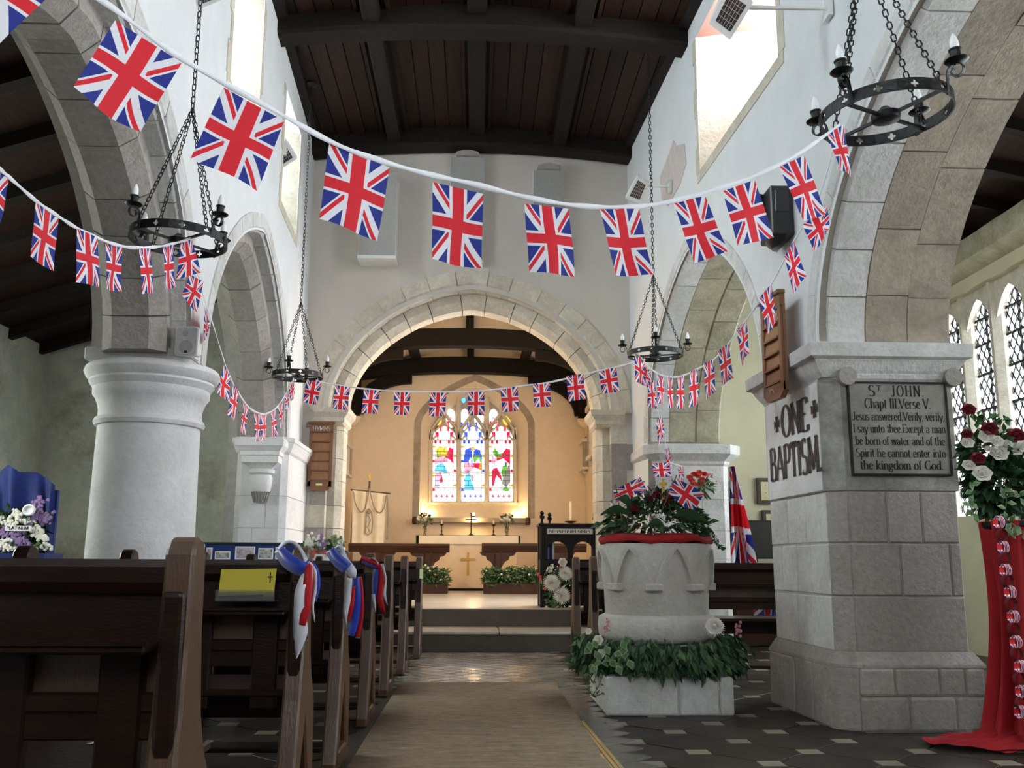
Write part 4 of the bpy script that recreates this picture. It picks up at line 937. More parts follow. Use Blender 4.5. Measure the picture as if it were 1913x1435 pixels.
# ================================================================== BUNTING
def bunting(lab, tape, flags, wt=.021, amp=.010):
    P = smooth_path([A(x, y, Y) for x, y, Y in tape], 8)
    t = thing('bunting', lab, 'bunting', P[0], 'strings of union flag bunting')
    def depth(px):                                   # depth of the tape nearest a pixel
        d = ray(*px); best = min(P, key=lambda p: ((p-V((0,0,CAMH))).normalized()-d.normalized()).length); return best.y
    b = MB(); n = len(P); ws = []
    for i in range(n):
        ws.append(V((0, .15*math.sin(i*.4), 1)).normalized()*wt*.5*(.8+.2*math.sin(i*.9)))
    b.strip(P, ws); o = b.build('tape', 'tape', t, smooth=True); s_ = o.modifiers.new('s', 'SOLIDIFY'); s_.thickness = .0015
    for k, f in enumerate(flags):
        TLp, TRp, BRp, BLp = f[:4]; dz = f[4] if len(f) > 4 else 0.
        Y0, Y1 = depth(TLp), depth(TRp)
        tl, tr, br_, bl_ = A(*TLp, Y0), A(*TRp, Y1), A(*BRp, Y1+dz), A(*BLp, Y0+dz)
        nrm = (tr-tl).cross(bl_-tl).normalized(); ph = random.uniform(0, 6); am = amp*random.uniform(.6, 1.3)
        def fn(u, v, tl=tl, tr=tr, br_=br_, bl_=bl_, nrm=nrm, ph=ph, am=am):
            v = 1-v; top = tl.lerp(tr, u); bot = bl_.lerp(br_, u)
            return top.lerp(bot, v)+nrm*am*v*(math.sin(u*5+ph+v*2)+.5*math.sin(v*6+ph))
        cloth('flag', fn, 6, 8, 'flag', t)
    return t
bunting('front string of bunting with the biggest flags, high across the nave',
 [(-120,-190,2.0),(60,-75,2.1),(200,8,2.2),(340,110,2.35),(500,200,2.5),(640,275,2.65),(770,318,2.8),(880,343,2.9),(1000,372,3.0),(1100,386,3.1),(1200,385,3.2),(1300,365,3.3),(1400,332,3.42),(1490,288,3.55),(1570,232,3.68)],
 [((-10,-120),(122,-35),(0,79),(-135,-1),-.1),((215,38),(340,117),(262,247),(134,165),-.1),((417,163),(531,226),(480,358),(357,295),-.1),((615,268),(728,313),(708,447),(597,409),-.06),((808,340),(903,362),(900,502),(805,485)),((980,380),(1062,390),(1078,515),(990,508)),((1120,390),(1194,390),(1217,516),(1150,515)),((1257,378),(1318,366),(1357,472),(1297,492)),((1350,357),(1410,336),(1448,442),(1378,460)),((1456,312),(1502,290),(1546,398),(1500,414)),((1545,250),(1576,233),(1592,330),(1572,318))])
bunting('bunting sagging from largest chandelier to the one right of chancel arch',
 [(1562,248,3.72),(1545,320,3.95),(1520,390,4.25),(1483,450,4.7),(1441,530,5.2),(1395,596,5.8),(1361,641,6.4),(1334,671,6.9),(1304,689,7.4),(1278,701,7.8),(1257,705,8.1),(1235,701,8.5),(1215,688,8.9),(1190,660,9.2)],
 [((1499,420),(1545,386),(1553,425),(1522,470)),((1465,480),(1483,449),(1505,515),(1482,552)),((1418,557),(1441,530),(1450,594),(1436,624)),((1376,617),(1395,596),(1401,659),(1385,686)),((1341,656),(1361,641),(1371,706),(1349,721)),((1314,679),(1334,671),(1336,731),(1318,748)),((1289,694),(1304,689),(1305,754),(1288,761)),((1266,704),(1278,701),(1278,765),(1264,763)),((1247,704),(1257,705),(1257,761),(1249,763)),((1228,699),(1241,703),(1241,756),(1229,754)),((1186,658),(1204,678),(1208,722),(1186,712))])
bunting('short bunting dropping from right rear chandelier to the font flowers',
 [(1200,668,9.2),(1212,700,9.0),(1222,725,8.8),(1229,765,8.5),(1236,800,8.2),(1246,838,7.9),(1251,862,7.6),(1262,868,7.4),(1276,872,7.2)],
 [((1198,680),(1216,694),(1214,726),(1196,716)),((1211,718),(1222,710),(1231,764),(1209,760)),((1226,786),(1236,776),(1244,810),(1229,834)),((1243,840),(1250,836),(1256,872),(1247,892)),((1218,866),(1250,864),(1253,891),(1222,891)),((1266,870),(1274,869),(1280,896),(1269,897))])
bunting('bunting strung straight across in front of the chancel arch',
 [(1185,676,9.3),(1165,682,9.3),(1115,694,9.35),(1028,714,9.4),(968,722,9.5),(891,731,9.6),(794,732,9.75),(707,729,9.9),(627,719,10.05),(590,711,10.15)],
 [((1118,692),(1151,685),(1157,731),(1125,736)),((1058,703),(1090,698),(1094,746),(1062,750)),((995,717),(1027,713),(1030,759),(998,761)),((935,724),(967,722),(970,768),(938,770)),((874,732),(905,731),(905,776),(874,776)),((804,734),(834,733),(832,778),(801,778)),((737,732),(767,733),(764,776),(736,775)),((680,728),(709,729),(705,773),(675,772)),((626,720),(654,722),(649,766),(621,764)),((573,710),(601,714),(592,757),(566,751))])
bunting('bunting looping low from front left chandelier to left rear chandelier',
 [(352,452,5.3),(362,500,5.6),(385,567,6.2),(401,617,6.7),(421,681,7.4),(438,721,7.9),(465,761,8.5),(488,773,9.0),(500,772,9.3),(518,760,9.6),(535,734,9.9),(549,706,10.1)],
 [((355,513),(380,526),(371,585),(338,552)),((382,574),(393,606),(386,634),(379,642)),((418,681),(431,703),(425,751),(405,734)),((436,718),(447,731),(439,788),(426,775)),((455,750),(465,761),(457,813),(448,805)),((475,770),(487,773),(486,825),(476,825)),((488,773),(499,770),(497,825),(488,824)),((506,768),(515,763),(518,815),(508,818)),((520,759),(529,748),(530,795),(523,800)),((532,738),(540,724),(540,768),(533,765)),((540,722),(549,706),(551,744),(542,750))])
bunting('bunting along the dark left arch, ending at the front left chandelier',
 [(-60,262,3.4),(0,316,3.6),(20,334,3.7),(67,375,3.9),(110,405,4.1),(147,428,4.3),(200,452,4.55),(241,462,4.75),(284,462,4.95),(318,457,5.1),(356,446,5.25)],
 [((-32,286),(17,331),(2,436),(-46,400)),((67,376),(110,406),(99,507),(55,479)),((144,427),(182,443),(188,537),(144,527)),((197,454),(229,461),(225,545),(197,540)),((260,464),(281,464),(288,548),(267,549)),((304,461),(324,457),(325,538),(309,540)),((338,455),(358,447),(378,509),(329,522))])
# ================================================================== PEWS
def bench_end(b, x0, x1, k=1.):
    top = [(.052*math.sin(t), .995+.060*math.cos(t)) for t in (pi/2*i/5 for i in range(5, -1, -1))]
    outer = [(.255, 0), (.255, .05), (.235, .30), (.225, .42), (.20, .48), (.14, .55), (.095, .64), (.075, .74), (.058, .84), (.052, .96)]+[(y, z) for y, z in top[1:]]+[(-y, z) for y, z in top[::-1][1:-1]]+[(-.052, .96), (-.056, .80), (-.07, .66), (-.10, .48), (-.15, .25), (-.21, .05), (-.21, 0)]
    hole = [(.16, .09), (.03, .40), (-.10, .09)]
    # key-hole polygon: slit from the bottom edge to the opening
    poly = outer+[(-.02, 0), (-.02, .09)]+[(-.10, .09), (.03, .40), (.16, .09)]+[(-.018, .09), (-.018, 0)]
    b.prism([(x0, y, z) for y, z in poly], (x1-x0, 0, 0))
def make_pew(L, sg, both=True):
    """sg=-1: pew runs to the left of its aisle end, +1: to the right"""
    e = empty('pew')
    for n_, xx in (('bench_end', 0), ('bench_end', L-.07)):
        b = MB(); a, c = sorted((sg*xx, sg*(xx+.07))); bench_end(b, a, c); b.build(n_, 'pew_lit' if xx == 0 else 'pew_wood', e, bevel=.009)
        if xx == 0:                                   # raised edge moulding on the west side of the aisle end
            b = MB(); b.box(*sorted((sg*.008, sg*.062)), -.085, -.055, .50, .93); b.build('edge_moulding', 'pew_wood', e, bevel=.012)
    X0, X1 = sorted((sg*.07, sg*(L-.07)))
    b = MB(); b.loft([[V((x, y, z)) for y, z in ((-.030, .925), (-.045, .95), (-.045, .985), (-.02, 1.003), (.02, 1.003), (.04, .98), (.04, .95), (.02, .925))] for x in (X0, X1)]); b.build('top_rail', 'pew_wood', e)
    MB().box(X0, X1, -.012, .014, .80, .93).build('back_panel', 'pew_wood', e)
    MB().box(X0, X1, -.14, .0, .795, .815).build('book_ledge', 'pew_wood', e, bevel=.006)
    MB().box(X0, X1, -.145, -.130, .815, .825).build('ledge_lip', 'pew_wood', e)
    for q in (.16, .42, .70, .98):
        if q < L-.1: MB().box(*sorted((sg*(q-.05), sg*(q+.05))), -.020, .018, .44, .80).build('back_post', 'pew_wood', e, bevel=.006)
    MB().box(X0, X1, .018, .030, .69, .805).build('lit_gap_panel', 'pew_lit', e)  # added panel, coloured like lit boards showing through the gap
    MB().box(X0, X1, -.014, .012, .655, .70).build('middle_rail', 'pew_wood', e, bevel=.005)
    MB().box(X0, X1, -.012, .014, .595, .655).build('lower_panel', 'pew_wood', e, bevel=.004)
    b = MB(); b.box(X0, X1, -.03, .47, .485, .515); b.build('seat', 'pew_wood', e, bevel=.008)
    MB().box(X0, X1, .30, .33, .36, .485).build('seat_apron', 'pew_wood', e)
    MB().box(X0, X1, -.19, -.03, .10, .125).build('kneeler_board', 'pew_wood', e, bevel=.006)
    return e
PW = make_pew(1.15, -1)
spots = [(2.32, -.655, 'nearest dark pew, its tall back filling lower left corner'), (3.86, -.655, 'second pew from the front left, holding a yellow card'), (4.99, -.655, 'third dark pew, with a blue, white and red ribbon'), (6.32, -.655, 'fourth pew on left, with mostly red ribbon on its end'), (7.65, -.65, 'fifth pew on left, first without a ribbon'), (9.05, -.63, 'sixth pew on left, second last before the chancel steps'), (10.48, -.575, 'last pew on left, closest to the chancel steps')]
for i, (y, x, lab) in enumerate(spots):
    o = PW if i == 0 else dup(PW); o.location = (x, y, 0); tag(o, lab, 'pew', 'dark wooden pews left of the aisle')
PR2 = make_pew(1.15, 1); PR2.location = (.99, 9.85, 0); tag(PR2, 'dark pew end right of aisle, closest to the lectern', 'pew', 'dark wooden pews right of the aisle')
PR3 = make_pew(2.0, 1); PR3.location = (1.02, 8.62, 0); tag(PR3, 'dark pew running behind the stone font', 'pew', 'dark wooden pews right of the aisle')
# things on the pews
def ribbons(lab, Y, parts, loc, grp='ribbons tied on pew ends'):
    t = thing('ribbon', lab, 'ribbon', A(*loc, Y), grp)
    for m_, pts in parts:
        P, W_ = [], []
        for i, q in enumerate(pts):
            x, y, hw = q[:3]; dd = q[3] if len(q) > 3 else 0
            p = A(x, y, Y+dd); a, c = pts[max(i-1, 0)], pts[min(i+1, len(pts)-1)]; dx, dy = c[0]-a[0], c[1]-a[1]; L = math.hypot(dx, dy) or 1
            q2 = A(x-dy/L*hw, y+dx/L*hw, Y+dd+.012); P.append(p); W_.append(q2-p)
        PP = smooth_path(P, 5); WW = smooth_path(W_, 5)
        b = MB(); b.strip(PP, WW); o = b.build('ribbon_tail', m_, t, smooth=True); s_ = o.modifiers.new('s', 'SOLIDIFY'); s_.thickness = .0012
bl_, wh_, rd_ = 'satin_blue', 'satin_white', 'satin_red'
ribbons('large blue, white and red satin ribbon on second pew end', 3.76, [(bl_, [(520,1026,9,.05),(535,1045,14,0),(553,1058,15,-.04),(572,1066,14,-.05)]), (wh_, [(520,1030,4,.06),(532,1016,5,.1),(550,1016,4,.1),(566,1036,4,.03),(573,1052,4,-.05)]),
  (bl_, [(551,1135,3,0),(551,1165,4,0),(551,1198,3,0)]), (wh_, [(570,1072,6,-.05),(560,1105,9,-.06),(559,1140,10,-.06),(563,1175,12,-.06),(558,1205,8,-.05),(553,1231,.6,-.05)]), (rd_, [(577,1050,7,-.06),(577,1075,9,-.07),(573,1110,9,-.075),(570,1140,8,-.075),(564,1168,6,-.07)]),
  (bl_, [(573,1048,5,-.05),(588,1064,6,-.05),(593,1092,5,-.05),(589,1124,1.5,-.05)]), (wh_, [(575,1050,3,-.06),(587,1068,4,-.07),(588,1100,3.4,-.07),(583,1132,3,-.07),(588,1163,.6,-.06)])], (560,1060))
ribbons('blue, white and red satin ribbon with dark blue tail on third pew', 4.88, [(bl_, [(616,1027,9,.05),(630,1046,12,0),(648,1062,12,-.05)]), (wh_, [(622,1030,3,.06),(634,1022,4,.1),(645,1046,6,0),(657,1068,9,-.05),(661,1082,3,-.05)]), (wh_, [(653,1080,5,-.05),(649,1120,6,-.05),(645,1150,4,-.05),(648,1174,.6,-.05)]),
  (rd_, [(660,1095,4,-.055),(655,1130,6,-.055),(651,1162,2,-.055)]), (bl_, [(664,1078,6,-.06),(665,1110,9,-.06),(663,1150,9,-.06),(655,1188,7,-.06)]), (rd_, [(671,1078,4,-.05),(674,1110,5,-.05),(674,1150,5,-.05),(667,1190,5,-.05)])], (648,1060))
ribbons('red and white satin ribbon on fourth pew end', 6.22, [(rd_, [(674,1043,5,.05),(688,1048,6,0),(706,1056,6,-.05)]), (wh_, [(688,1046,1.5,-.01),(698,1044,2,-.03),(706,1054,2,-.055)]), (bl_, [(676,1050,3,.04),(688,1056,3,-.01),(703,1062,3,-.05)]), (bl_, [(703,1064,4,-.05),(700,1090,5,-.05),(699,1120,3,-.05)]), (wh_, [(697,1110,3,-.05),(699,1130,3,-.05),(701,1144,.6,-.05)]),
  (rd_, [(710,1054,6,-.06),(713,1080,7,-.06),(709,1110,6,-.06),(712,1130,6,-.06),(719,1150,1,-.06)]), (wh_, [(713,1054,3,-.07),(719,1080,3,-.07),(717,1110,4,-.07),(723,1131,.6,-.07)])], (705,1056))
# yellow card in a clear holder on the second pew
t = thing('card_holder', 'yellow card in clear plastic holder on second pew ledge', 'card', (-1.0, 3.740, .815))
tl, br = A(411, 1064, 3.760), A(515, 1117, 3.730)
b = MB(); b.hexa([V((tl.x+.005, 3.735, br.z)), V((br.x-.01, 3.735, br.z+.002)), V((br.x-.01, 3.738, br.z+.002)), V((tl.x+.005, 3.738, br.z)), V((tl.x, 3.780, tl.z)), V((br.x-.012, 3.780, tl.z+.004)), V((br.x-.012, 3.783, tl.z+.004)), V((tl.x, 3.783, tl.z))]); cd = b.build('card', 'card_yellow', t)
b = MB(); cx = br.x-.03; b.box(cx-.002, cx+.002, 3.755, 3.757, br.z+.055, br.z+.095); b.box(cx-.010, cx+.010, 3.753, 3.755, br.z+.075, br.z+.079); b.build('printed_cross', 'ink', cd)
b = MB(); b.box(tl.x-.004, br.x-.004, 3.728, 3.731, br.z-.012, br.z+.03); b.box(tl.x-.004, br.x-.004, 3.728, 3.790, br.z-.014, br.z-.011); b.build('clear_holder', 'clear_plastic', t)
b = MB(); b.bar((tl.x, 3.734, br.z+.004), (br.x-.05, 3.734, br.z+.008), .006); b.build('pen', 'white_plastic', t)
p = AZ(222, 1392, .517); t = thing('paper_sheet', 'white sheet of paper lying inside the nearest pew', 'paper', p)
b = MB(); q = [AZ(160, 1390, .517), AZ(222, 1391, .517), AZ(222, 1374, .517)]; b.prism(q, (0, 0, .001)); b.build('sheet', 'paper', t)
b = MB(); pc = A(787, 1072, 10.36); b.box(pc.x-.018, pc.x+.02, 10.35, 10.355, pc.z-.05, pc.z+.05); tag(b.build('service_card', 'card_lime'), 'small lime card standing on the last left pew', 'card')
# ================================================================== CARPET, STRIP
b = MB(); n = 40; b.loft([[V((x, y, .014+.004*math.sin(y*5+.8*x)*math.sin(y*2.2))) for x in (-.615, -.3, 0, .3, .675)] for y in [1.0+7.22*i/n for i in range(n+1)]], close=False, caps=False)
o = b.build('carpet_runner', 'carpet', smooth=True); s_ = o.modifiers.new('s', 'SOLIDIFY'); s_.thickness = .012; tag(o, 'beige woven carpet runner laid down the middle aisle', 'carpet')
t = thing('threshold_strip', 'brass ridged metal strip along right edge of the carpet', 'metal strip', (.76, 5, 0))
a0, a1 = AZ(1072, 1350, .0), AZ(1142, 1440, .0); d = (a1-a0).normalized(); sd_ = V((d.y, -d.x, 0))*-1
for k in range(3):
    b = MB(); p, q = a0+sd_*(.005+.026*k), a0+d*((a1-a0).length*1.6)+sd_*(.005+.026*k); b.bar(p+V((0,0,.005)), q+V((0,0,.005)), .020, .012); b.build('ridge', 'brass_strip', t, bevel=.003)
# ================================================================== PLANTS
def rdir(zmin=-.2, zmax=1.):
    a = random.uniform(0, 2*pi); z = random.uniform(zmin, zmax); r = math.sqrt(max(0, 1-z*z)); return V((r*math.cos(a), r*math.sin(a), z))
def foliage(name, matn, parent, pts, L=(.04, .08), W=.5, droop=.2):
    b = MB()
    for p, d in pts:
        l = random.uniform(*L); dd = (V(d)+V((random.uniform(-.4, .4), random.uniform(-.4, .4), random.uniform(-.4, .3)-droop))).normalized()
        up = rdir(.2, 1); b.leaf(p, dd, up, l, l*W*random.uniform(.8, 1.2), 0, random.uniform(.05, .3))
    o = b.build(name, matn, parent); o['kind'] = 'stuff'; return o
def blob(c, r, n, zmin=-.4):
    c = V(c); out = []
    for _ in range(n):
        d = rdir(zmin); k = random.uniform(.55, 1.); out.append((c+V((d.x*r[0], d.y*r[1], d.z*r[2]))*k, d))
    return out
def rose(parent, c, r, matn, axis=(0, -.7, .5), name='rose'):
    b = MB(); ax = V(axis).normalized(); u = ax.cross(V((0, 0, 1))).normalized(); v = ax.cross(u); c = V(c)
    b.ball(c+ax*r*.15, r*.55, 8)
    for ring, (n, ph, l, w_) in enumerate(((3, .15, .95, .8), (4, .38, 1.0, .95), (5, .68, 1.0, 1.0), (6, 1.0, 1.0, .95))):
        for k in range(n):
            t = 2*pi*(k+.35*ring)/n; rad = u*math.cos(t)+v*math.sin(t); d0 = ax*math.cos(ph*.5)+rad*math.sin(ph*.5); d1 = ax*math.cos(ph)+rad*math.sin(ph); tn = ax.cross(rad)
            base = c-ax*r*.35; rows = []
            for j, (q, ww) in enumerate(((0, .25), (.5, .9), (.85, 1.), (1.0, .6))):
                p = base+(d0*(1-q)+d1*q)*r*l*(.3+q*.95); rows.append([p-tn*r*w_*.5*ww+rad*r*-.08, p+rad*r*.06, p+tn*r*w_*.5*ww+rad*r*-.08])
            b.loft(rows, close=False, caps=False)
    return b.build(name, matn, parent, smooth=True)
def mum(parent, c, r, matn='petal_white', axis=(0, -1, .25), name='chrysanthemum'):
    b = MB(); ax = V(axis).normalized(); u = ax.cross(V((0, 0, 1))).normalized(); v = ax.cross(u); c = V(c)
    for ring in range(6):
        n = 8+4*ring; ph = .15+.26*ring
        for k in range(n):
            t = 2*pi*(k+.5*(ring % 2))/n; d = ax*math.cos(ph)+(u*math.cos(t)+v*math.sin(t))*math.sin(ph); b.leaf(c-ax*r*.3+d*r*.15, d, ax, r*(.75+.06*ring), r*.26, 0, .3)
    return b.build(name, matn, parent)
def bells(parent, name, matn, pts, r):
    b = MB()
    for p in pts: b.ball(p, r*random.uniform(.7, 1.2), 6)
    o = b.build(name, matn, parent); o['kind'] = 'stuff'; return o
# ================================================================== FONT
mat('stone_font', (.64, .62, .575), .9, (.50, .48, .44), 5, .5, 30, stain=(.32, .27, .22), sscale=3, samt=.4, grain=.22)
FX, FY = 1.315, 7.02
FT = thing('font', 'pale carved stone baptismal font with pointed arch relief', 'font', (FX, FY, 0))
b = MB(); b.box(.885, 1.735, 6.57, 7.50, 0, .235); b.build('base_core', 'mortar', FT)
for a, c in ((.88, 1.36), (1.37, 1.635), (1.645, 1.74)): MB().box(a, c, 6.56, 6.8, 0, .245).build('base_stone', 'stone_white', FT, bevel=.014)
for a, c in ((6.81, 7.15), (7.16, 7.51)):
    MB().box(.88, 1.1, a, c, 0, .245).build('base_stone', 'stone_white', FT, bevel=.014); MB().box(1.5, 1.74, a, c, 0, .245).build('base_stone', 'stone_white', FT, bevel=.014)
def octp(r, z, rot=pi/8): return [V((FX+r/math.cos(pi/8)*math.cos(rot+pi/4*i), FY+r/math.cos(pi/8)*math.sin(rot+pi/4*i), z)) for i in range(8)]
b = MB(); b.loft([octp(r, z) for r, z in ((.40, .245), (.40, .31), (.33, .35), (.33, .47))]); b.build('stem', 'stone_white', FT, bevel=.01)
b = MB(); b.lathe([(.37, .45), (.405, .47), (.42, .50), (.425, .56), (.42, .615), (.41, .625), (.375, .64)], (FX, FY, 0), 40); b.build('base_moulding', 'stone_font', FT, smooth=True)
b = MB(); b.lathe([(.362, .63), (.372, .645), (.378, .80), (.395, .90), (.408, 1.12), (.40, 1.135), (.33, 1.135), (.30, 1.05), (.05, 1.0)], (FX, FY, 0), 64); b.build('bowl', 'stone_font', FT, smooth=True)
def rad(z): return .378+(z-.80)*.094 if z > .8 else .378
def rib(a_c, half, z0, z1):                            # pointed arch rib wrapped on the bowl
    for s_ in (-1, 1):
        rg = []
        for i in range(11):
            t = i/10; a = a_c+s_*half*(1-t**1.0)*math.sqrt(1-.55*t*t) if t < 1 else a_c; z = z0+(z1-z0)*math.sin(t*pi/2)**1.05
            d = V((math.cos(a), math.sin(a), 0)); tn = V((-d.y, d.x, 0))*s_; R = rad(z); c = V((FX, FY, z))
            rg.append([c+d*(R-.01)-tn*.022, c+d*(R+.030)-tn*.016, c+d*(R+.030)+tn*.018, c+d*(R-.01)+tn*.026])
        b = MB(); b.loft(rg); b.build('arch_rib', 'stone_font', FT)
    for s_ in (-1, 1):
        a = a_c+s_*half; d = V((math.cos(a), math.sin(a), 0)); tn = V((-d.y, d.x, 0)); c = V((FX, FY, z0-.012)); b = MB(); b.obox(c+d*(rad(z0)+.012), tn*.042, d*.034, V((0,0,.026))); b.build('rib_stop', 'stone_font', FT, bevel=.008)
base_a = math.atan2(-FY, -FX)+.36
for k in range(8): rib(base_a+k*pi/4+.0, .34, .845, 1.10)
# red cloth on the rim
b = MB(); rg = []
for i, (r, z) in enumerate(((.30, 1.14), (.395, 1.137), (.415, 1.145), (.42, 1.165), (.405, 1.19), (.37, 1.20), (.15, 1.205))):
    rg.append([V((FX+(r+.006*math.sin(7*t+i))*math.cos(t), FY+(r+.006*math.sin(9*t))*math.sin(t), z+.008*math.sin(5*t+i*.3)+.006*math.sin(11*t))) for t in (2*pi*k/48 for k in range(48))])
b.loft(rg); tag(b.build('font_cloth', 'red_cloth', smooth=True), 'red cloth bunched over the rim of the font', 'cloth')
# flower arrangement
FA = thing('font_flowers', 'green foliage arrangement with red roses on top of the font', 'flowers', (FX, FY, 1.2))
fc = V((FX+.0, FY-.05, 1.27))
foliage('leaves', 'leaf_dark', FA, blob(fc, (.40, .30, .16), 420, -.5), (.05, .10), .55)
foliage('leaves', 'leaf_mid', FA, blob(fc+V((0, -.05, 0)), (.38, .30, .14), 130, -.3), (.04, .08), .5)
foliage('leaves', 'leaf_dark', FA, blob(fc+V((0, 0, .1)), (.20, .2, .13), 160, 0), (.05, .09), .5)
def bigleaf(parent, p, tip, w_, matn='leaf_dark'):
    p, tip = V(p), V(tip); d = tip-p; a = d.cross(V((0, 1, .6))).normalized(); rg = []
    for i, q in enumerate((0.05, .7, 1., .85, .45, .04)): t = i/5; c = p+d*t+V((0, -.02*math.sin(pi*t), .03*math.sin(pi*t))); rg.append([c-a*w_*.5*q+V((0,0,.012)), c, c+a*w_*.5*q+V((0,0,.012))])
    b = MB(); b.loft(rg, close=False, caps=False); b.build('large_leaf', matn, parent, smooth=True)
bigleaf(FA, A(1175, 962, 6.75), A(1122, 964, 6.72), .075); bigleaf(FA, A(1255, 968, 6.66), A(1324, 979, 6.7), .10); bigleaf(FA, A(1180, 950, 6.7), A(1152, 935, 6.7), .07); bigleaf(FA, A(1240, 985, 6.62), A(1205, 990, 6.58), .07)
for px, py, r in ((1227, 927, .035), (1252, 930, .033), (1184, 950, .035), (1244, 940, .03), (1213, 934, .028)): rose(FA, A(px, py, 6.82), r, 'petal_red')
bells(FA, 'white_blossom', 'petal_white', [A(1226+random.gauss(0, 7), 962+random.gauss(0, 5), 6.66) for _ in range(16)], .008)
bells(FA, 'white_blossom', 'petal_white', [A(1220+random.gauss(0, 5), 985+random.gauss(0, 8), 6.62) for _ in range(14)], .005)
bells(FA, 'white_blossom', 'petal_white', [A(1212+random.gauss(0, 6), 952+random.gauss(0, 4), 6.66) for _ in range(7)], .006)
for x0_, y0_ in ((1218, 905), (1206, 912), (1256, 905), (1200, 906)):
    bells(FA, 'lavender_spray', 'petal_purple', [A(x0_+random.gauss(0, 3.5), y0_+random.uniform(-14, 22), 6.95) for _ in range(18)], .006)
bells(FA, 'lavender_spray', 'petal_purple', [A(1160+random.gauss(0, 14), 935+random.gauss(0, 5), 6.75) for _ in range(16)], .006)
pts = [A(1295, 985, 6.75), A(1318, 990, 6.7), A(1333, 1003, 6.68), A(1340, 1020, 6.66), A(1353, 1028, 6.66)]
b = MB(); b.tube(smooth_path(pts), .003, 5); b.build('trailing_stem', 'stem', FA)
foliage('leaves', 'leaf_dark', FA, [(p+rdir()*.015, rdir()) for p in smooth_path(pts, 12) for _ in range(3)], (.018, .03), .55)
# hand flags, cross, coral bunch
def hand_flag(lab, q, Y, stick, loc):
    t = thing('hand_flag', lab, 'flag', A(*loc, Y), 'small hand flags in the font flowers')
    TLp, TRp, BRp, BLp = [A(*p, Y+d) for p, d in zip(q, (0, .03, .03, 0))]
    cloth('flag', lambda u, v: BLp.lerp(BRp, u).lerp(TLp.lerp(TRp, u), v)+V((0, .012*math.sin(u*6+v), 0)), 10, 6, 'flag_wide', t)
    b = MB(); b.tube([A(*stick[0], Y+.015), A(*stick[1], Y+.015)], .004, 6); b.build('stick', 'stem', t)
hand_flag('hand flag at the left of the font flowers, tilting up to right', ((1146, 916), (1196, 891), (1208, 914), (1152, 940)), 6.72, ((1150, 905), (1162, 975)), (1160, 960))
hand_flag('hand flag right of the small gold cross, tilting down to right', ((1264, 893), (1316, 922), (1294, 962), (1248, 920)), 6.68, ((1264, 888), (1232, 965)), (1250, 950))
c = A(1239, 908, 6.9); t = thing('altar_style_cross', 'small gold cross standing among the font flowers', 'cross', (c.x, 6.9, 1.4)); t.name = 'small_cross'
b = MB(); b.box(c.x-.011, c.x+.011, 6.893, 6.907, c.z-.16, c.z+.05); b.box(c.x-.030, c.x-.011, 6.893, 6.907, c.z+.005, c.z+.026); b.box(c.x+.011, c.x+.030, 6.893, 6.907, c.z+.005, c.z+.026); b.build('cross', 'gold', t, bevel=.002)
CB = thing('flower_bunch', 'bunch of coral red roses on the pillar behind the font', 'flowers', A(1310, 915, 10.85))
for px, py in ((1288, 893), (1296, 905), (1303, 890), (1312, 897), (1306, 884), (1316, 887), (1296, 887), (1308, 905), (1292, 899)): rose(CB, A(px, py, 10.85+random.uniform(-.05, .05)), .038, 'petal_coral')
foliage('leaves', 'leaf_mid', CB, blob(A(1313, 911, 10.88), (.11, .08, .07), 90), (.05, .09), .4); bells(CB, 'small_buds', 'petal_pink', [A(1326+random.gauss(0, 4), 888+random.gauss(0, 4), 10.9) for _ in range(10)], .012)
b = MB()
for k in range(6): b.tube([A(1310+k, 915, 10.9), A(1318+k*2, 931+k % 3, 10.92)], .006, 5)
b.build('stems', 'stem', CB)
# garland round the font base
GA = thing('garland', 'leafy green garland round the foot of the font', 'garland', (FX, FY, .25))
def ring_pts(n, r0, r1, z0, z1, a0=0, a1=2*pi):
    out = []
    for _ in range(n):
        a = random.uniform(a0, a1); r = random.uniform(r0, r1); d = V((math.cos(a), math.sin(a), 0)); rr = r*(1.04+.10*abs(math.cos(2*a)))
        out.append((V((FX, FY, random.uniform(z0, z1)))+d*rr, d*.6+V((0, 0, -.5))))
    return out
foliage('leaves', 'leaf_dark', GA, ring_pts(1150, .37, .52, .28, .50), (.06, .11), .5, .35)
foliage('leaves', 'leaf_mid', GA, ring_pts(260, .44, .54, .30, .48), (.06, .10), .48, .35)
foliage('leaves', 'leaf_dark', GA, [(AZ(1360, 1235, .3)+V((random.gauss(0, .06), random.uniform(-.1, .2), random.uniform(-.06, .18))), V((.3, -.3, -.7))) for _ in range(170)], (.07, .12), .4, .4)
for k in range(22):                                   # variegated leaves at the left front
    p = A(random.uniform(1100, 1190), random.uniform(1195, 1245), 6.5+random.uniform(-.03, .04)); d = V((random.uniform(-.5, .5), -.3, random.uniform(-1, .3))); b = MB()
    b.leaf(p, d, (0, -1, .3), .075, .058, 0, .05); b.build('leaf', 'leaf_pale', GA)
    b = MB(); b.leaf(p+V((0, -.004, 0))+d.normalized()*.008, d, (0, -1, .3), .058, .040, 0, .05); b.build('leaf', 'leaf_mid', GA)
rose(GA, A(1335, 1172, 6.52), .058, 'petal_white', (-.2, -.9, .5), 'peony'); mum(GA, A(1335, 1170, 6.51), .06, 'petal_white', (-.2, -.9, .5), 'peony')
for px, py, r in ((1118, 1197, .034), (1123, 1222, .03), (1100, 1180, .022)): rose(GA, A(px, py, 6.50), r, 'petal_white', (-.3, -.8, .3), 'lily')
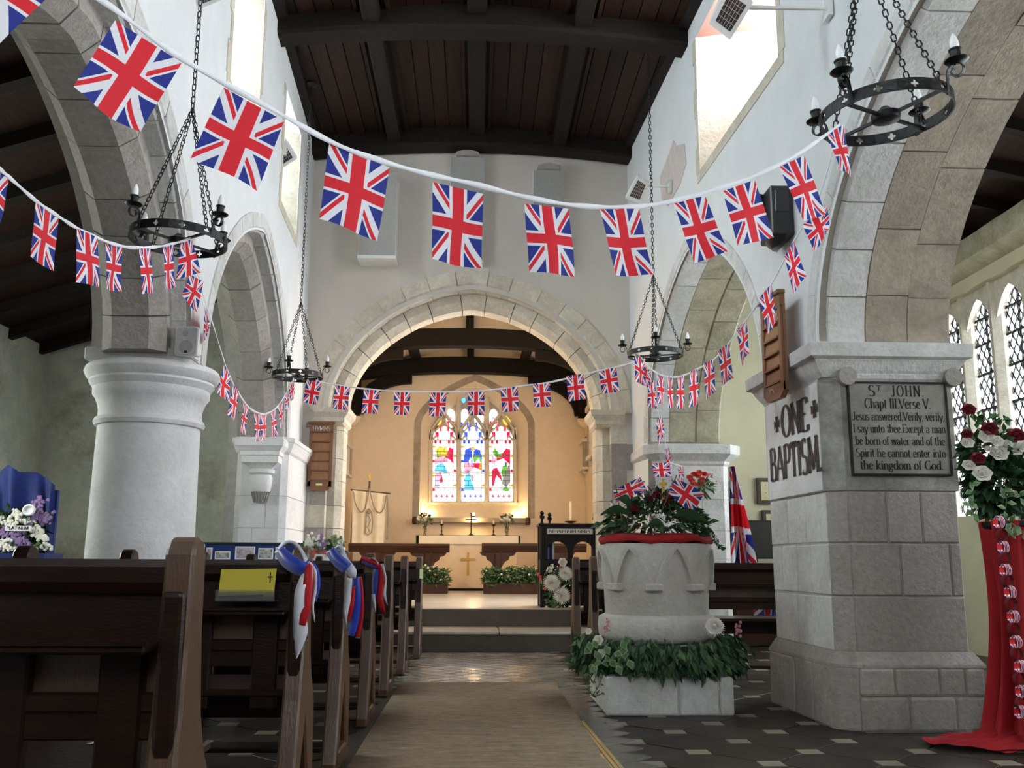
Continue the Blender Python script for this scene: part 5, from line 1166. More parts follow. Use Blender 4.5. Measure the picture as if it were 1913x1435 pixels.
bells(GA, 'pink_blossom', 'petal_pink', [A(1134+random.gauss(0, 3), 1171+random.gauss(0, 6), 6.55) for _ in range(16)], .008); bells(GA, 'pink_blossom', 'petal_pink', [A(1381+random.gauss(0, 3), 1178+random.gauss(0, 7), 6.75) for _ in range(14)], .012)
for pts in ([(1095, 1262), (1098, 1285), (1110, 1300), (1124, 1296)], [(1128, 1258), (1115, 1288), (1105, 1300)], [(1100, 1255), (1106, 1275), (1112, 1268)]):
    P = smooth_path([A(x, y, 6.50) for x, y in pts]); b = MB(); b.tube(P, .003, 5); b.build('trailing_stem', 'stem', GA); foliage('leaves', 'leaf_mid', GA, [(p, rdir()) for p in P[::2]], (.03, .05), .5)
b = MB(); b.tube([V((FX+.40*math.cos(t), FY+.40*math.sin(t), .38)) for t in (2*pi*k/40 for k in range(40))], .06, 8, closed=True); b.build('wire_frame', 'leaf_dark', GA)
# ================================================================== ROSE STAND (right edge)
SX, SY = 3.21, 5.55
t = thing('pedestal', 'red draped pedestal at the right edge, beside the stone pier', 'pedestal', (SX, SY, 0))
b = MB(); b.lathe([(.24, 0), (.24, .03), (.06, .06), (.045, .5), (.045, 1.15), (.20, 1.20), (.22, 1.22), (.22, 1.245)], (SX, SY, 0), 20); b.build('stand', 'black_wood', t, smooth=True)
def drape(u, v):
    a = pi*.92+u*pi*1.1; z = 1.25*(v); k = (1-v)
    r = .215+.032*math.sin(11*a+1.5*k)*(.35+k)+.016*math.sin(23*a+2)*(.3+k)-.05*math.sin(pi*k)+.07*k*k
    x, y = SX+r*math.cos(a), SY+r*math.sin(a)
    if v < .08: f = (.08-v)/.08; x += -.18*f*(1-u)*1.4; y += -.06*f; z = max(.012, z*.4+.012+.01*math.sin(u*30))
    return V((x, y, z))
cloth('drape', drape, 110, 40, 'red_cloth', t)
def puddle(u, v):
    r = .16+.30*v; a = pi*.85+u*pi*.75; return V((SX+r*math.cos(a)*1.35-.06, SY+r*math.sin(a)*.62-.05, .015+.05*abs(math.sin(u*9+v*7))*(1-.75*v)+.03*abs(math.sin(u*21+v*3))*(1-.8*v)))
cloth('drape_train', puddle, 80, 16, 'red_cloth', t)
RA = thing('rose_arrangement', 'white and dark red roses with ivy on the red draped pedestal', 'flowers', (SX, SY, 1.25))
foliage('leaves', 'leaf_dark', RA, blob(A(1872, 905, 5.5), (.19, .18, .20), 420, -.7), (.05, .09), .5)
foliage('leaves', 'leaf_dark', RA, blob(A(1876, 915, 5.5), (.17, .15, .15), 420, -.9), (.06, .11), .65)
foliage('leaves', 'leaf_dark', RA, blob(A(1850, 850, 5.48), (.16, .12, .12), 260, -.9), (.05, .09), .6)
for px, py, r, m_ in ((1809, 767, .040, 'r'), (1848, 803, .046, 'r'), (1898, 816, .050, 'r'), (1827, 858, .040, 'r'), (1806, 812, .032, 'r'), (1807, 829, .036, 'w'), (1842, 818, .044, 'w'), (1846, 840, .022, 'w'), (1866, 849, .050, 'w'), (1896, 841, .044, 'w'), (1809, 871, .036, 'w'), (1834, 887, .052, 'w'), (1912, 836, .040, 'w'), (1862, 826, .036, 'w'), (1880, 832, .034, 'w')):
    rose(RA, A(px, py, 5.32+random.uniform(-.02, .05)), r, 'petal_red' if m_ == 'r' else 'petal_white', (-.2, -.8, .45))
b = MB(); b.tube([A(1809, 772, 5.34), A(1812, 800, 5.36), A(1830, 850, 5.4)], .005, 6); b.build('stem', 'stem', RA)
foliage('leaves', 'leaf_mid', RA, [(A(random.choice((1836, 1862, 1875, 1825))+random.gauss(0, 8), 792+random.gauss(0, 8), 5.42), V((0, -.3, .6))) for _ in range(40)], (.04, .07), .6)
for pts in ([(1812, 900), (1818, 925), (1812, 945), (1820, 962)], [(1870, 910), (1880, 930), (1878, 960), (1886, 990)], [(1880, 930), (1895, 925), (1906, 930)], [(1885, 975), (1900, 985), (1912, 995)]):
    P = smooth_path([A(x, y, 5.27) for x, y in pts]); b = MB(); b.tube(P, .0025, 5); b.build('ivy_stem', 'stem', RA)
    for p in P[::2]:
        for m_, l, o_ in (('leaf_pale', .058, 0), ('leaf_mid', .046, .004)):
            b = MB(); d = V((random.uniform(-.8, .8), -.2, random.uniform(-.8, .3))); random.seed(int(p.z*1e5) % 999+int(p.x*1e4) % 99); d = V((random.uniform(-.8, .8), -.2, random.uniform(-.8, .3))); b.leaf(p+V((0, -o_, 0)), d, (0, -1, .3), l, l*.55, 0, .04); b.build('ivy_leaf', m_, RA)
random.seed(11)
# paper chain
t = thing('paper_chain', 'paper chain printed with union flags hanging on the red drape', 'paper chain', A(1870, 960, 5.25))
ch = [(1866, 975), (1872, 1000), (1874, 1022), (1877, 1043), (1878, 1065), (1882, 1085), (1887, 1106), (1889, 1128), (1893, 1152), (1894, 1175), (1898, 1199), (1899, 1222), (1906, 1245), (1904, 1268), (1908, 1292), (1908, 1315), (1906, 1330)]
for k, (x, y) in enumerate(ch):
    c = A(x, y, 5.20-.004*k); R_ = .034; ax = V((0, 1, 0)) if k % 2 else V((1, .25, 0)).normalized(); e2 = V((0, 0, 1)); e1 = ax.cross(e2).normalized(); w_ = .018
    fn = lambda u, v, c=c, e1=e1, e2=e2, ax=ax: c+(e1*math.cos(2*pi*u)*.8+e2*math.sin(2*pi*u))*R_+ax*w_*(2*v-1)
    cloth('paper_ring', fn, 16, 1, 'flag_wide' if k % 2 == 0 else 'petal_red', t)
# ================================================================== HYMN BOARDS
def hymn_board(lab, O, R, U, N, w_, h_, letters, tagc):
    """O: lower left corner at the back, R right, U up, N out of the wall"""
    O, R, U, N = V(O), V(R).normalized(), V(U).normalized(), V(N).normalized()
    t = thing('hymn_board', lab, 'hymn board', O+R*w_/2, 'wooden hymn boards')
    P = lambda u, v, d: O+R*u*w_+U*v*h_+N*d
    b = MB(); b.prism([P(.18, 0, 0), P(.82, 0, 0), P(1, .06, 0), P(1, .96, 0), P(0, .96, 0), P(0, .06, 0)], N*.02); b.build('back_board', 'oak', t)
    for u0, u1 in ((0, .13), (.87, 1)):
        b = MB(); b.prism([P(u0, .06, .02), P(u1, .06, .02), P(u1, .86, .02), P(u0, .86, .02)], N*.02); b.build('side_rail', 'oak', t, bevel=.003)
    b = MB(); b.prism([P(0, .84, .02), P(1, .84, .02), P(1, .96, .02), P(0, .96, .02)], N*.02); b.build('header', 'oak', t)
    b = MB(); b.prism([P(.18, 0, .02), P(.82, 0, .02), P(1, .06, .02), P(1, .14, .02), P(0, .14, .02), P(0, .06, .02)], N*.02); b.build('foot_rail', 'oak', t)
    b = MB(); b.prism([P(-.05, .96, 0), P(1.05, .96, 0), P(1.05, 1, 0), P(-.05, 1, 0)], N*.06); b.build('cornice', 'oak', t, bevel=.006)
    for k in range(5):
        v0 = .15+k*.139; b = MB(); b.hexa([P(.13, v0, .02), P(.87, v0, .02), P(.87, v0, .036), P(.13, v0, .036), P(.13, v0+.13, .02), P(.87, v0+.13, .02), P(.87, v0+.13, .024), P(.13, v0+.13, .024)]); b.build('slat', 'oak_panel', t)
        b = MB(); b.prism([P(.13, v0-.006, .02), P(.87, v0-.006, .02), P(.87, v0+.012, .02), P(.13, v0+.012, .02)], N*.03); b.build('slat_ledge', 'oak', t)
    if letters:
        b = MB(); text_mesh(b, 'HYMNS', P(.13, .868, .0415), R, U, .062*h_, .74*w_, .10, .05); b.build('lettering', 'paper', t)
    if tagc:
        b = MB(); b.prism([P(.36, .075, .04), P(.62, .075, .04), P(.62, .105, .04), P(.36, .105, .04)], N*.003); b.build('name_tag', 'card_lime', t)
    else:
        b = MB(); b.tube([P(.4, .06, .045), P(.42, .09, .05), P(.5, .1, .055), P(.58, .09, .05), P(.6, .06, .045)], .004, 5); b.build('hook', 'metal_wire', t)
p0, p1 = A(574, 917, 11.84), A(619, 917, 11.84); z1 = A(596, 788, 11.84).z
hymn_board('wooden hymn board lettered HYMNS left of the chancel arch', (p0.x, 11.86, p0.z), (1, 0, 0), (0, 0, 1), (0, -1, 0), p1.x-p0.x, z1-p0.z, True, True)
q0, q1 = AX(1440, 735, 2.10), AX(1470, 735, 2.10); zb = AX(1455, 748, 2.10).z; zt = AX(1452, 548, 2.10).z
hymn_board('wooden hymn board seen edge-on above the ONE BAPTISM words', (2.088, q0.y, zb), (0.03, q1.y-q0.y, 0), (0, 0, 1), (-1, 0, 0), abs(q1.y-q0.y), zt-zb, False, False)
# ================================================================== FITTINGS ON THE WALLS
c = A(347, 668, 6.22); t = thing('loudspeaker', 'small white loudspeaker on top of the round column', 'speaker', (c.x, 6.25, 2.32))
zb, zt = 2.335, 2.335+.20; hw = .075
def rr(x, z, y, w_, h_, r=.018): return [V((x+sx_*(w_-r)+r*math.cos(a), y, z+sz_*(h_-r)+r*math.sin(a))) for sx_, sz_, a0 in ((1, 1, 0), (-1, 1, pi/2), (-1, -1, pi), (1, -1, 1.5*pi)) for a in (a0, a0+pi/4, a0+pi/2)]
b = MB(); b.loft([rr(c.x, (zb+zt)/2, y, hw*k, .10*k) for y, k in ((6.36, .8), (6.24, 1), (6.215, 1))]); b.build('cabinet', 'white_plastic', t)
b = MB(); b.loft([rr(c.x, (zb+zt)/2, y, hw*.92, .093) for y in (6.215, 6.207)]); b.build('grille', 'grey_grille', t)
b = MB(); b.tube([(c.x, 6.207, zb+.06), (c.x, 6.203, zb+.06)], .045, 18); b.build('woofer', 'grey_cloth', t); b = MB()
b.tube([(c.x-.01, 6.207, zb+.15), (c.x-.01, 6.203, zb+.15)], .018, 12); b.build('tweeter', 'grey_cloth', t)
MB().box(c.x-.010, c.x+.012, 6.202, 6.206, zb+.018, zb+.034).build('badge', 'black_plastic', t)
def heater(lab, q, Y, wallx, dd=(0, 0, 0, 0), back=V((0, .06, .09))):
    P = [A(*p, Y+d) for p, d in zip(q, dd)]; c = sum(P, V())/4; t = thing('infrared_heater', lab, 'heater', c, 'white grilled heaters fixed high on nave walls')
    mid = lambda k: [c+(p-c)*k for p in P]; n = (P[1]-P[0]).cross(P[3]-P[0]).normalized()
    if n.y > 0: n = -n
    b = MB(); b.loft([mid(1.0), [p+back*.4 for p in mid(1.)], [p+back for p in mid(.72)]]); b.build('housing', 'white_plastic', t)
    b = MB(); g = [p+n*.003 for p in mid(.70)]; b.prism(g, back*.02); b.build('reflector', 'heater_dark', t)
    b = MB()
    for k in range(1, 6): b.bar(g[0].lerp(g[1], k/6)+n*.006, g[3].lerp(g[2], k/6)+n*.006, .003)
    for k in range(1, 5): b.bar(g[0].lerp(g[3], k/5)+n*.006, g[1].lerp(g[2], k/5)+n*.006, .003)
    b.build('guard_wire', 'metal_wire', t)
    s_ = 1 if wallx > c.x else -1; wallx -= s_*.008; w0 = V((wallx, c.y, c.z+.05)); b = MB(); b.bar(c+back*.8, w0, .02); b.box(*sorted((wallx-s_*.03, wallx)), c.y-.05, c.y+.05, c.z-.02, c.z+.10); b.build('bracket', 'white_plastic', t)
    b = MB(); b.tube([w0+V((-s_*.02, -.02, .02))+V((-s_*.05*math.sin(a)*.6, 0, .05*math.cos(a))) for a in (2*pi*k/12 for k in range(12))], .004, 5, closed=True); b.build('cable', 'white_plastic', t)
heater('white heater beside the second high window on the left wall', ((509, 283), (533, 262), (554, 297), (527, 315)), 9.5, xl(9.5))
heater('white heater at top left, above the front left chandelier', ((368, -50), (416, -28), (412, 1), (373, 17)), 5.9, xl(5.9))
heater('white heater on the right wall near chancel arch corner', ((1192, 329), (1212, 342), (1196, 381), (1169, 371)), 9.6, xr(9.6))
heater('white heater hung in front of bright right window', ((1361, -27), (1407, 5), (1364, 75), (1325, 45)), 5.5, xr(5.5))
# black lamp box on the right wall
YK = 6.42; c = A(1458, 410, YK); t = thing('black_wall_box', 'black rounded box fixed to right wall behind the bunting', 'speaker', (c.x, YK, c.z)); t.name = 'wall_speaker'
xw = xr(YK); zt, zb = A(1455, 360, YK).z, A(1455, 462, YK).z
b = MB(); b.loft([[V((xw-.16+.16*k, YK-.14, zb+.05)), V((xw, YK-.14, zb+.05)), V((xw, YK+.14, zb+.05)), V((xw-.16+.16*k, YK+.14, zb+.05))] for k in (0,)] + [[V((xw-.16, YK-.14, zt)), V((xw, YK-.14, zt)), V((xw, YK+.14, zt)), V((xw-.16, YK+.14, zt))]]); b.build('cabinet', 'black_plastic', t, bevel=.01)
b = MB(); b.loft([[V((xw-.06-.10*math.cos(a)*k, YK+.14*math.sin(a)*k, z)) for a in (-pi/2+pi*i/10 for i in range(11))] for k, z in ((.55, zb-.01), (.85, zb+.02), (1., zb+.05))]); b.build('rounded_base', 'black_plastic', t, smooth=True)
b = MB(); b.tube([(xw-.20, YK+.10, zt-.16), (xw-.20, YK+.10, zt)], .075, 20); b.build('horn', 'heater_dark', t, smooth=True)
b = MB(); b.box(xw-.13, xw-.03, YK-.147, YK-.14, zt-.20, zt-.04); b.build('door_panel', 'heater_dark', t, bevel=.004)
# tall grey boxes over the chancel arch
def grey_box(lab, x0, x1, y0, y1, dep, cap):
    a, c = A(x0, y0, YE-dep), A(x1, y1, YE-dep); t = thing('wall_panel', lab, 'panel', ((a.x+c.x)/2, YE-dep/2, c.z), 'tall grey boxes above the chancel arch')
    MB().box(a.x, c.x, YE-dep, YE-.002, c.z, a.z).build('box', 'white_plastic', t); MB().box(a.x+.004, c.x-.004, YE-dep-.008, YE-dep, c.z+.006, a.z-.004).build('cloth_front', 'grey_cloth', t)
    if cap:
        m_ = (a.x+c.x)/2; b = MB(); b.prism([(m_-.15, YE-.16, a.z), (m_+.15, YE-.16, a.z), (m_+.15, YE-.16, a.z+.05), (m_, YE-.16, a.z+.09), (m_-.15, YE-.16, a.z+.05)], (0, .158, 0)); b.build('corbel', 'stone_grey', t)
    else: MB().box(a.x-.01, c.x+.01, YE-dep-.015, YE-.002, c.z-.04, c.z).build('base_plate', 'white_plastic', t)
grey_box('grey fronted box in the middle over arch, touching the roof', 842, 903, 293, 490, .10, True)
grey_box('grey fronted box over right half of the chancel arch', 996, 1057, 318, 500, .10, True)
grey_box('deep white sided grey box over left half of chancel arch', 675, 738, 322, 478, .34, False)
# exposed patch on the right wall
b = MB(); P = [AX(x, y, xr(9.6)) for x, y in ((1240, 372), (1237, 332), (1247, 300), (1253, 280), (1258, 262), (1262, 272), (1275, 268), (1278, 305), (1268, 345), (1250, 385))]
P = [V((xr(p.y)-.002, p.y, p.z)) for p in P]; b.prism(P, (-.003, 0, 0)); mat('patch', (.55, .47, .43), .95, (.64, .58, .54), 12, .5, 40); b.build('bare_patch', 'patch', wall_right)
# ================================================================== CHANCEL FURNITURE
ZF = .44
YA = 19.1
al, ar_ = A(778, 1000, YA), A(971, 1000, YA); zt = al.z
AL = thing('altar', 'altar with cream frontal, gold cross and green edged top cloth', 'altar', ((al.x+ar_.x)/2, YA+.4, ZF))
MB().box(al.x+.06, ar_.x-.06, YA+.03, YA+.75, ZF+.05, zt-.02).build('body', 'frontal', AL)
MB().box(al.x+.08, ar_.x-.08, YA+.08, YA+.7, ZF, ZF+.05).build('plinth', 'black_wood', AL)
cloth('frontal', lambda u, v: V((al.x+.06+(ar_.x-al.x-.12)*u, YA+.02-.008*math.sin(u*26), ZF+.06+(zt-ZF-.09)*v)), 60, 4, 'frontal', AL)
MB().box(al.x, ar_.x, YA-.02, YA+.80, zt-.02, zt+.004).build('top_cloth', 'green_cloth', AL, bevel=.008)
cloth('front_cloth', lambda u, v: V((al.x+.05+(ar_.x-al.x-.08)*u, YA-.028-.006*math.sin(u*33), zt-.17+.165*v)), 60, 2, 'linen', AL)
for x0_ in (al.x-.004, ar_.x+.004): MB().box(x0_-.006, x0_+.006, YA-.02, YA+.8, zt-.30, zt).build('side_fall', 'green_cloth', AL)
c0, c1 = A(874.5, 1032, YA), A(874.5, 1075, YA); b = MB(); x = c0.x; b.box(x-.022, x+.022, YA-.002, YA+.008, c1.z, c0.z); b.box(x-.15, x-.022, YA-.002, YA+.008, c0.z-.16, c0.z-.115); b.box(x+.022, x+.15, YA-.002, YA+.008, c0.z-.16, c0.z-.115); b.build('gold_cross', 'gold_cloth', AL)
def onaltar(px): return A(px, 998, YA+.45).x
x = onaltar(880); t = thing('altar_cross', 'dark standing cross at the centre of the altar', 'cross', (x, YA+.45, zt)); zz = zt+.004
b = MB(); b.box(x-.014, x+.014, YA+.44, YA+.46, zz+.05, zz+.46); b.box(x-.115, x+.115, YA+.44, YA+.46, zz+.32, zz+.345); b.build('cross', 'dark_metal', t); b = MB(); b.lathe([(.07, 0), (.07, .015), (.04, .03), (.018, .055)], (x, YA+.45, zz), 12); b.build('foot', 'dark_metal', t)
for px, lab in ((825, 'dark candlestick with candle left of the altar cross'), (922, 'dark candlestick with candle right of the altar cross')):
    x = onaltar(px); t = thing('candlestick', lab, 'candlestick', (x, YA+.45, zt), 'pair of candlesticks on the altar')
    b = MB(); b.lathe([(.06, 0), (.06, .012), (.03, .03), (.012, .05), (.020, .10), (.012, .13), (.012, .2), (.045, .225), (.045, .235), (.015, .24)], (x, YA+.45, zz), 12); b.build('stick', 'dark_metal', t, smooth=True); b = MB(); b.lathe([(.015, .235), (.015, .31), (.003, .315)], (x, YA+.45, zz), 10); b.build('candle', 'candle', t)
for px, lab in ((793, 'vase of white and red flowers at left end of altar'), (947, 'vase of white and red flowers at right end of altar')):
    x = onaltar(px); t = thing('flower_vase', lab, 'vase', (x, YA+.45, zt), 'pair of flower vases on the altar')
    b = MB(); b.lathe([(.05, 0), (.035, .02), (.03, .04), (.055, .09), (.05, .13), (.03, .17), (.04, .19), (.03, .185)], (x, YA+.45, zz), 14); b.build('vase', 'glass_vase', t, smooth=True)
    fc = V((x, YA+.45, zz+.30)); foliage('leaves', 'leaf_mid', t, blob(fc, (.13, .10, .13), 90), (.05, .10), .4)
    b = MB()
    for k in range(9): b.tube([V((x, YA+.45, zz+.04)), V((x+random.uniform(-.06, .06), YA+.45+random.uniform(-.05, .05), zz+.25))], .004, 4)
    b.build('stems', 'stem', t)
    for k in range(15): d = rdir(-.2); rose(t, fc+V((d.x*.14, d.y*.09-.03, d.z*.12+.03)), .026, 'petal_white' if k % 5 else 'petal_red', (0, -1, .3), 'bloom')
# ledge behind the altar with a lamp
s0, s1 = A(775, 971, 20.4), A(986, 971, 20.4); t = thing('stone_ledge', 'narrow stone ledge with dark end blocks below the east window', 'ledge', ((s0.x+s1.x)/2, 20.5, s0.z)); t.name = 'ledge'
MB().box(s0.x, s1.x, 20.40, 20.6, s0.z-.05, s0.z+.05).build('shelf', 'tablet_frame', t)
for q in (s0.x, s1.x): b = MB(); b.lathe([(.05, -.10), (.06, -.05), (.06, .03), (.04, .06)], (q, 20.36, s0.z), 8, rot=pi/8); b.build('end_block', 'rail_wood', t)
L_ = thing('sill_light', 'small glowing lamp behind the altar cross', 'lamp', (-.06, 20.33, s0.z+.05)); L_.name = 'small_lamp'
glow('lamp_glow', (1, .78, .40), 14); b = MB(); b.ball((-.06, 20.33, s0.z+.12), .035, 10); b.build('bulb', 'lamp_glow', L_, smooth=True); b = MB(); b.lathe([(.04, 0), (.04, .02), (.018, .05), (.018, .09)], (-.06, 20.33, s0.z+.05), 10); b.build('base', 'dark_metal', L_)
# communion rails
YR = 17.75
def rail(lab, x0, x1, posts):
    a, c = A(x0, 1018, YR), A(x1, 1018, YR); t = thing('communion_rail', lab, 'rail', ((a.x+c.x)/2, YR, ZF), 'carved wooden communion rails'); z = a.z
    b = MB(); b.loft([[V((xx, y, zz)) for y, zz in ((YR-.10, z-.02), (YR-.10, z+.015), (YR-.06, z+.03), (YR+.06, z+.03), (YR+.10, z+.015), (YR+.10, z-.02))] for xx in (a.x, c.x)]); b.build('top_rail', 'rail_wood', t)
    b = MB(); b.hexa([(a.x, YR-.05, z-.13), (c.x-.0, YR-.05, z-.13), (c.x, YR+.05, z-.13), (a.x, YR+.05, z-.13), (a.x, YR-.085, z-.02), (c.x, YR-.085, z-.02), (c.x, YR+.085, z-.02), (a.x, YR+.085, z-.02)]); b.build('fascia', 'rail_wood', t)
    for px in posts:
        x = A(px, 1040, YR).x; MB().box(x-.06, x+.06, YR-.05, YR+.05, ZF, z-.13).build('post', 'rail_wood', t, bevel=.01)
        for s_ in (-1, 1):
            P = [(x+s_*.06, z-.13), (x+s_*.34, z-.13), (x+s_*.30, z-.19), (x+s_*.22, z-.21), (x+s_*.20, z-.27), (x+s_*.13, z-.31), (x+s_*.06, z-.42)]; b = MB(); b.prism([(u, YR-.025, v) for u, v in P], (0, .05, 0)); b.build('bracket', 'rail_wood', t)
    MB().box(a.x+.1, c.x-.1, YR-.04, YR+.04, ZF, ZF+.06).build('foot_rail', 'rail_wood', t)
rail('communion rail left of the altar frontal', 652, 840, (705, 800)); rail('communion rail right of the altar frontal, behind lectern', 900, 1095, (930, 1040))
for x0, x1, lab in ((788, 836, 'wooden planter of green foliage before left communion rail'), (903, 1013, 'long wooden planter of foliage before right communion rail')):
    a, c = A(x0, 1107, 17.3), A(x1, 1107, 17.3); zt_ = A(x0, 1090, 17.3).z
    if x0 < 800: a.x -= .5
    t = thing('planter', lab, 'planter', ((a.x+c.x)/2, 17.4, ZF), 'foliage planters on the chancel floor')
    b = MB(); b.box(a.x, c.x, 17.3, 17.33, ZF, zt_); b.box(a.x, c.x, 17.57, 17.6, ZF, zt_); b.box(a.x, a.x+.03, 17.33, 17.57, ZF, zt_); b.box(c.x-.03, c.x, 17.33, 17.57, ZF, zt_); b.build('trough', 'rail_wood', t, bevel=.004)
    MB().box(a.x+.02, c.x-.02, 17.32, 17.58, zt_-.04, zt_-.015).build('soil', 'soil', t)
    n = int((c.x-a.x)*1000)
    foliage('leaves', 'leaf_dark', t, [(V((random.uniform(a.x, c.x), random.uniform(17.25, 17.6), zt_+random.uniform(-.03, .24))), rdir(-.1)) for _ in range(n)], (.06, .13), .35); foliage('leaves', 'leaf_mid', t, [(V((random.uniform(a.x, c.x), random.uniform(17.22, 17.5), zt_+random.uniform(-.03, .28))), rdir(-.1)) for _ in range(n//5)], (.06, .12), .35)
    bells(t, 'white_blossom', 'petal_white', [V((random.uniform(a.x+.05, c.x-.05), 17.25+random.uniform(0, .2), zt_+random.uniform(.15, .34))) for _ in range(int((c.x-a.x)*8))], .02); bells(t, 'pink_blossom', 'petal_purple', [V((random.uniform(a.x+.05, c.x-.05), 17.25+random.uniform(0, .2), zt_+random.uniform(.10, .30))) for _ in range(int((c.x-a.x)*10))], .018)
# lectern
YL = 12.25; a, c = A(1009, 982, YL), A(1121, 982, YL); xa, xb = a.x, c.x; zt = a.z
LE = thing('lectern', 'black carved wooden lectern with arched openings on chancel step', 'lectern', ((xa+xb)/2, YL+.25, ZF))
for x in (xa+.03, xb-.03):
    for y in (YL+.03, YL+.47): MB().box(x-.03, x+.03, y-.03, y+.03, ZF, zt).build('post', 'black_wood', LE, bevel=.006)
b = MB(); b.box(xa-.02, xb+.02, YL-.02, YL+.52, zt-.005, zt+.03); b.build('top', 'black_wood', LE, bevel=.008)
for px, y in ((1013, YL+.03), (1027, YL+.47), (1117, YL+.03), (1111, YL+.47)):
    q = A(px, 975, y); b = MB(); b.lathe([(.03, .03), (.02, .05), (.018, .08), (.033, .10), (.035, .125), (.02, .14), (.028, .155), (.028, .175), (.01, .19)], (q.x, y, zt), 10); b.build('finial', 'black_wood', LE, smooth=True)
MB().box(xa+.06, xb-.06, YL+.0, YL+.04, zt-.14, zt).build('header', 'black_wood', LE)
za, zb_ = A(1060, 988, YL).z, A(1060, 998, YL).z; MB().box(A(1022, 990, YL).x, A(1107, 990, YL).x, YL-.012, YL, zb_, za).build('inscribed_band', 'marble', LE)
b = MB()
for k in range(26): x = A(1026+k*3.0, 993, YL).x; b.box(x, x+.010, YL-.0135, YL-.012, zb_+.015+.012*(k % 3 == 0), za-.014-.01*(k % 2))
b.build('inscription', 'ink', LE)
zs_ = A(1060, 1045, YL).z; zarch = zt-.14
for k in range(2):
    w_ = (xb-xa-.12)/2; x0_ = xa+.06+w_*k; xm = x0_+w_/2; hw = w_/2-.035; P = [(x0_, zarch), (x0_, zarch-.20), (xm-hw, zarch-.20)]+[(xm-hw*math.cos(pi*i/10), zarch-.20+.14*math.sin(pi*i/10)**.9) for i in range(1, 10)]+[(xm+hw, zarch-.20), (x0_+w_, zarch-.20), (x0_+w_, zarch)]
    b = MB(); b.prism([(u, YL+.01, v) for u, v in P], (0, .025, 0)); b.build('arch_panel', 'black_wood', LE)
    for u in (x0_+.0, x0_+w_-.035): MB().box(u, u+.035, YL+.01, YL+.035, zs_, zarch-.2).build('stile', 'black_wood', LE)
MB().box(xa+.05, xb-.05, YL+.0, YL+.03, ZF+.02, zs_).build('lower_panel', 'black_wood', LE, bevel=.01)
for x in (xa+.01, xb-.03): MB().box(x, x+.02, YL+.06, YL+.44, ZF+.02, zs_).build('side_panel', 'black_wood', LE)
MB().box(xa+.03, xb-.03, YL+.04, YL+.46, zs_-.02, zs_).build('shelf', 'black_wood', LE)
for k, (x, w_, m_) in enumerate(((A(1025, 1040, YL+.2).x, .03, 'board_blue'), (A(1031, 1040, YL+.2).x, .025, 'paper'))):
    b = MB(); b.box(x, x+w_, YL+.12, YL+.32, zs_, zs_+(.22 if k == 0 else .40)); tag(b.build('book', m_), ('blue spined book' if k == 0 else 'tall white spined book')+' standing inside the lectern', 'book')
# flowers on the lectern front
LF = thing('lectern_flowers', 'hanging spray of white chrysanthemums on the lectern front', 'flowers', A(1040, 1125, 12.1))
foliage('leaves', 'leaf_mid', LF, [(A(random.gauss(1040, 12), random.uniform(1060, 1130), 12.15+random.uniform(-.06, .05)), V((random.uniform(-1, 1), -.4, -.3))) for _ in range(130)], (.05, .11), .42); foliage('leaves', 'leaf_dark', LF, [(A(random.gauss(1042, 12), random.uniform(1055, 1130), 12.2), V((random.uniform(-1, 1), -.2, -.4))) for _ in range(130)], (.05, .11), .42)
for px, py, r in ((1032, 1088, .10), (1050, 1112, .10), (1057, 1071, .085)): mum(LF, A(px, py, 12.05), r)
rose(LF, A(1051, 1051, 12.1), .055, 'petal_white', (0, -1, .3), 'lily'); bells(LF, 'white_blossom', 'petal_white', [A(random.choice((1030, 1026, 1053))+random.gauss(0, 4), random.choice((1058, 1066, 1094))+random.gauss(0, 4), 12.08) for _ in range(50)], .012); bells(LF, 'pink_bud', 'petal_coral', [A(x, y, 12.08) for x, y in ((1006, 1073), (1010, 1082), (1009, 1078), (1018, 1100), (1047, 1060))], .022)
# tall candle
c = A(1066, 974, 18.6); t = thing('tall_candle', 'tall white candle on a stand behind the lectern', 'candle', (c.x, 18.6, ZF)); b = MB(); b.lathe([(.16, ZF), (.15, ZF+.03), (.03, ZF+.06), (.03, c.z-.04), (.10, c.z-.02), (.12, c.z), (.03, c.z+.01)], (c.x, 18.6, 0), 12); b.build('stand', 'rail_wood', t, smooth=True)
b = MB(); b.lathe([(.028, c.z), (.03, A(1066, 940, 18.6).z), (.008, A(1066, 936, 18.6).z)], (c.x, 18.6, 0), 12); b.build('candle', 'candle', t, smooth=True)
# banner on a pole
YB = 19.2; bl0, br0 = A(657, 1015, YB), A(717, 1015, YB); tl0, tr0 = A(659, 916, YB), A(722, 923, YB)
BN = thing('banner', 'cream embroidered processional banner on a pole at left', 'banner', (bl0.x, YB, ZF))
cloth('cloth', lambda u, v: bl0.lerp(br0, u).lerp(tl0.lerp(tr0, u), v)+V((0, .03*math.sin(u*14), 0)), 40, 6, 'banner_cloth', BN)
x = A(690, 900, YB).x; b = MB(); b.tube([(x, YB+.06, ZF), (x, YB+.06, A(690, 898, YB).z)], .02, 8); b.bar(tl0+V((-.05, .05, .01)), tr0+V((.08, .05, .01)), .03); b.build('pole', 'dark_metal', BN)
zc_ = A(690, 896, YB).z; b = MB(); b.box(x-.012, x+.012, YB+.05, YB+.07, zc_-.02, zc_+.12); b.box(x-.045, x-.012, YB+.05, YB+.07, zc_+.06, zc_+.08); b.box(x+.012, x+.045, YB+.05, YB+.07, zc_+.06, zc_+.08); b.build('finial_cross', 'gold', BN)
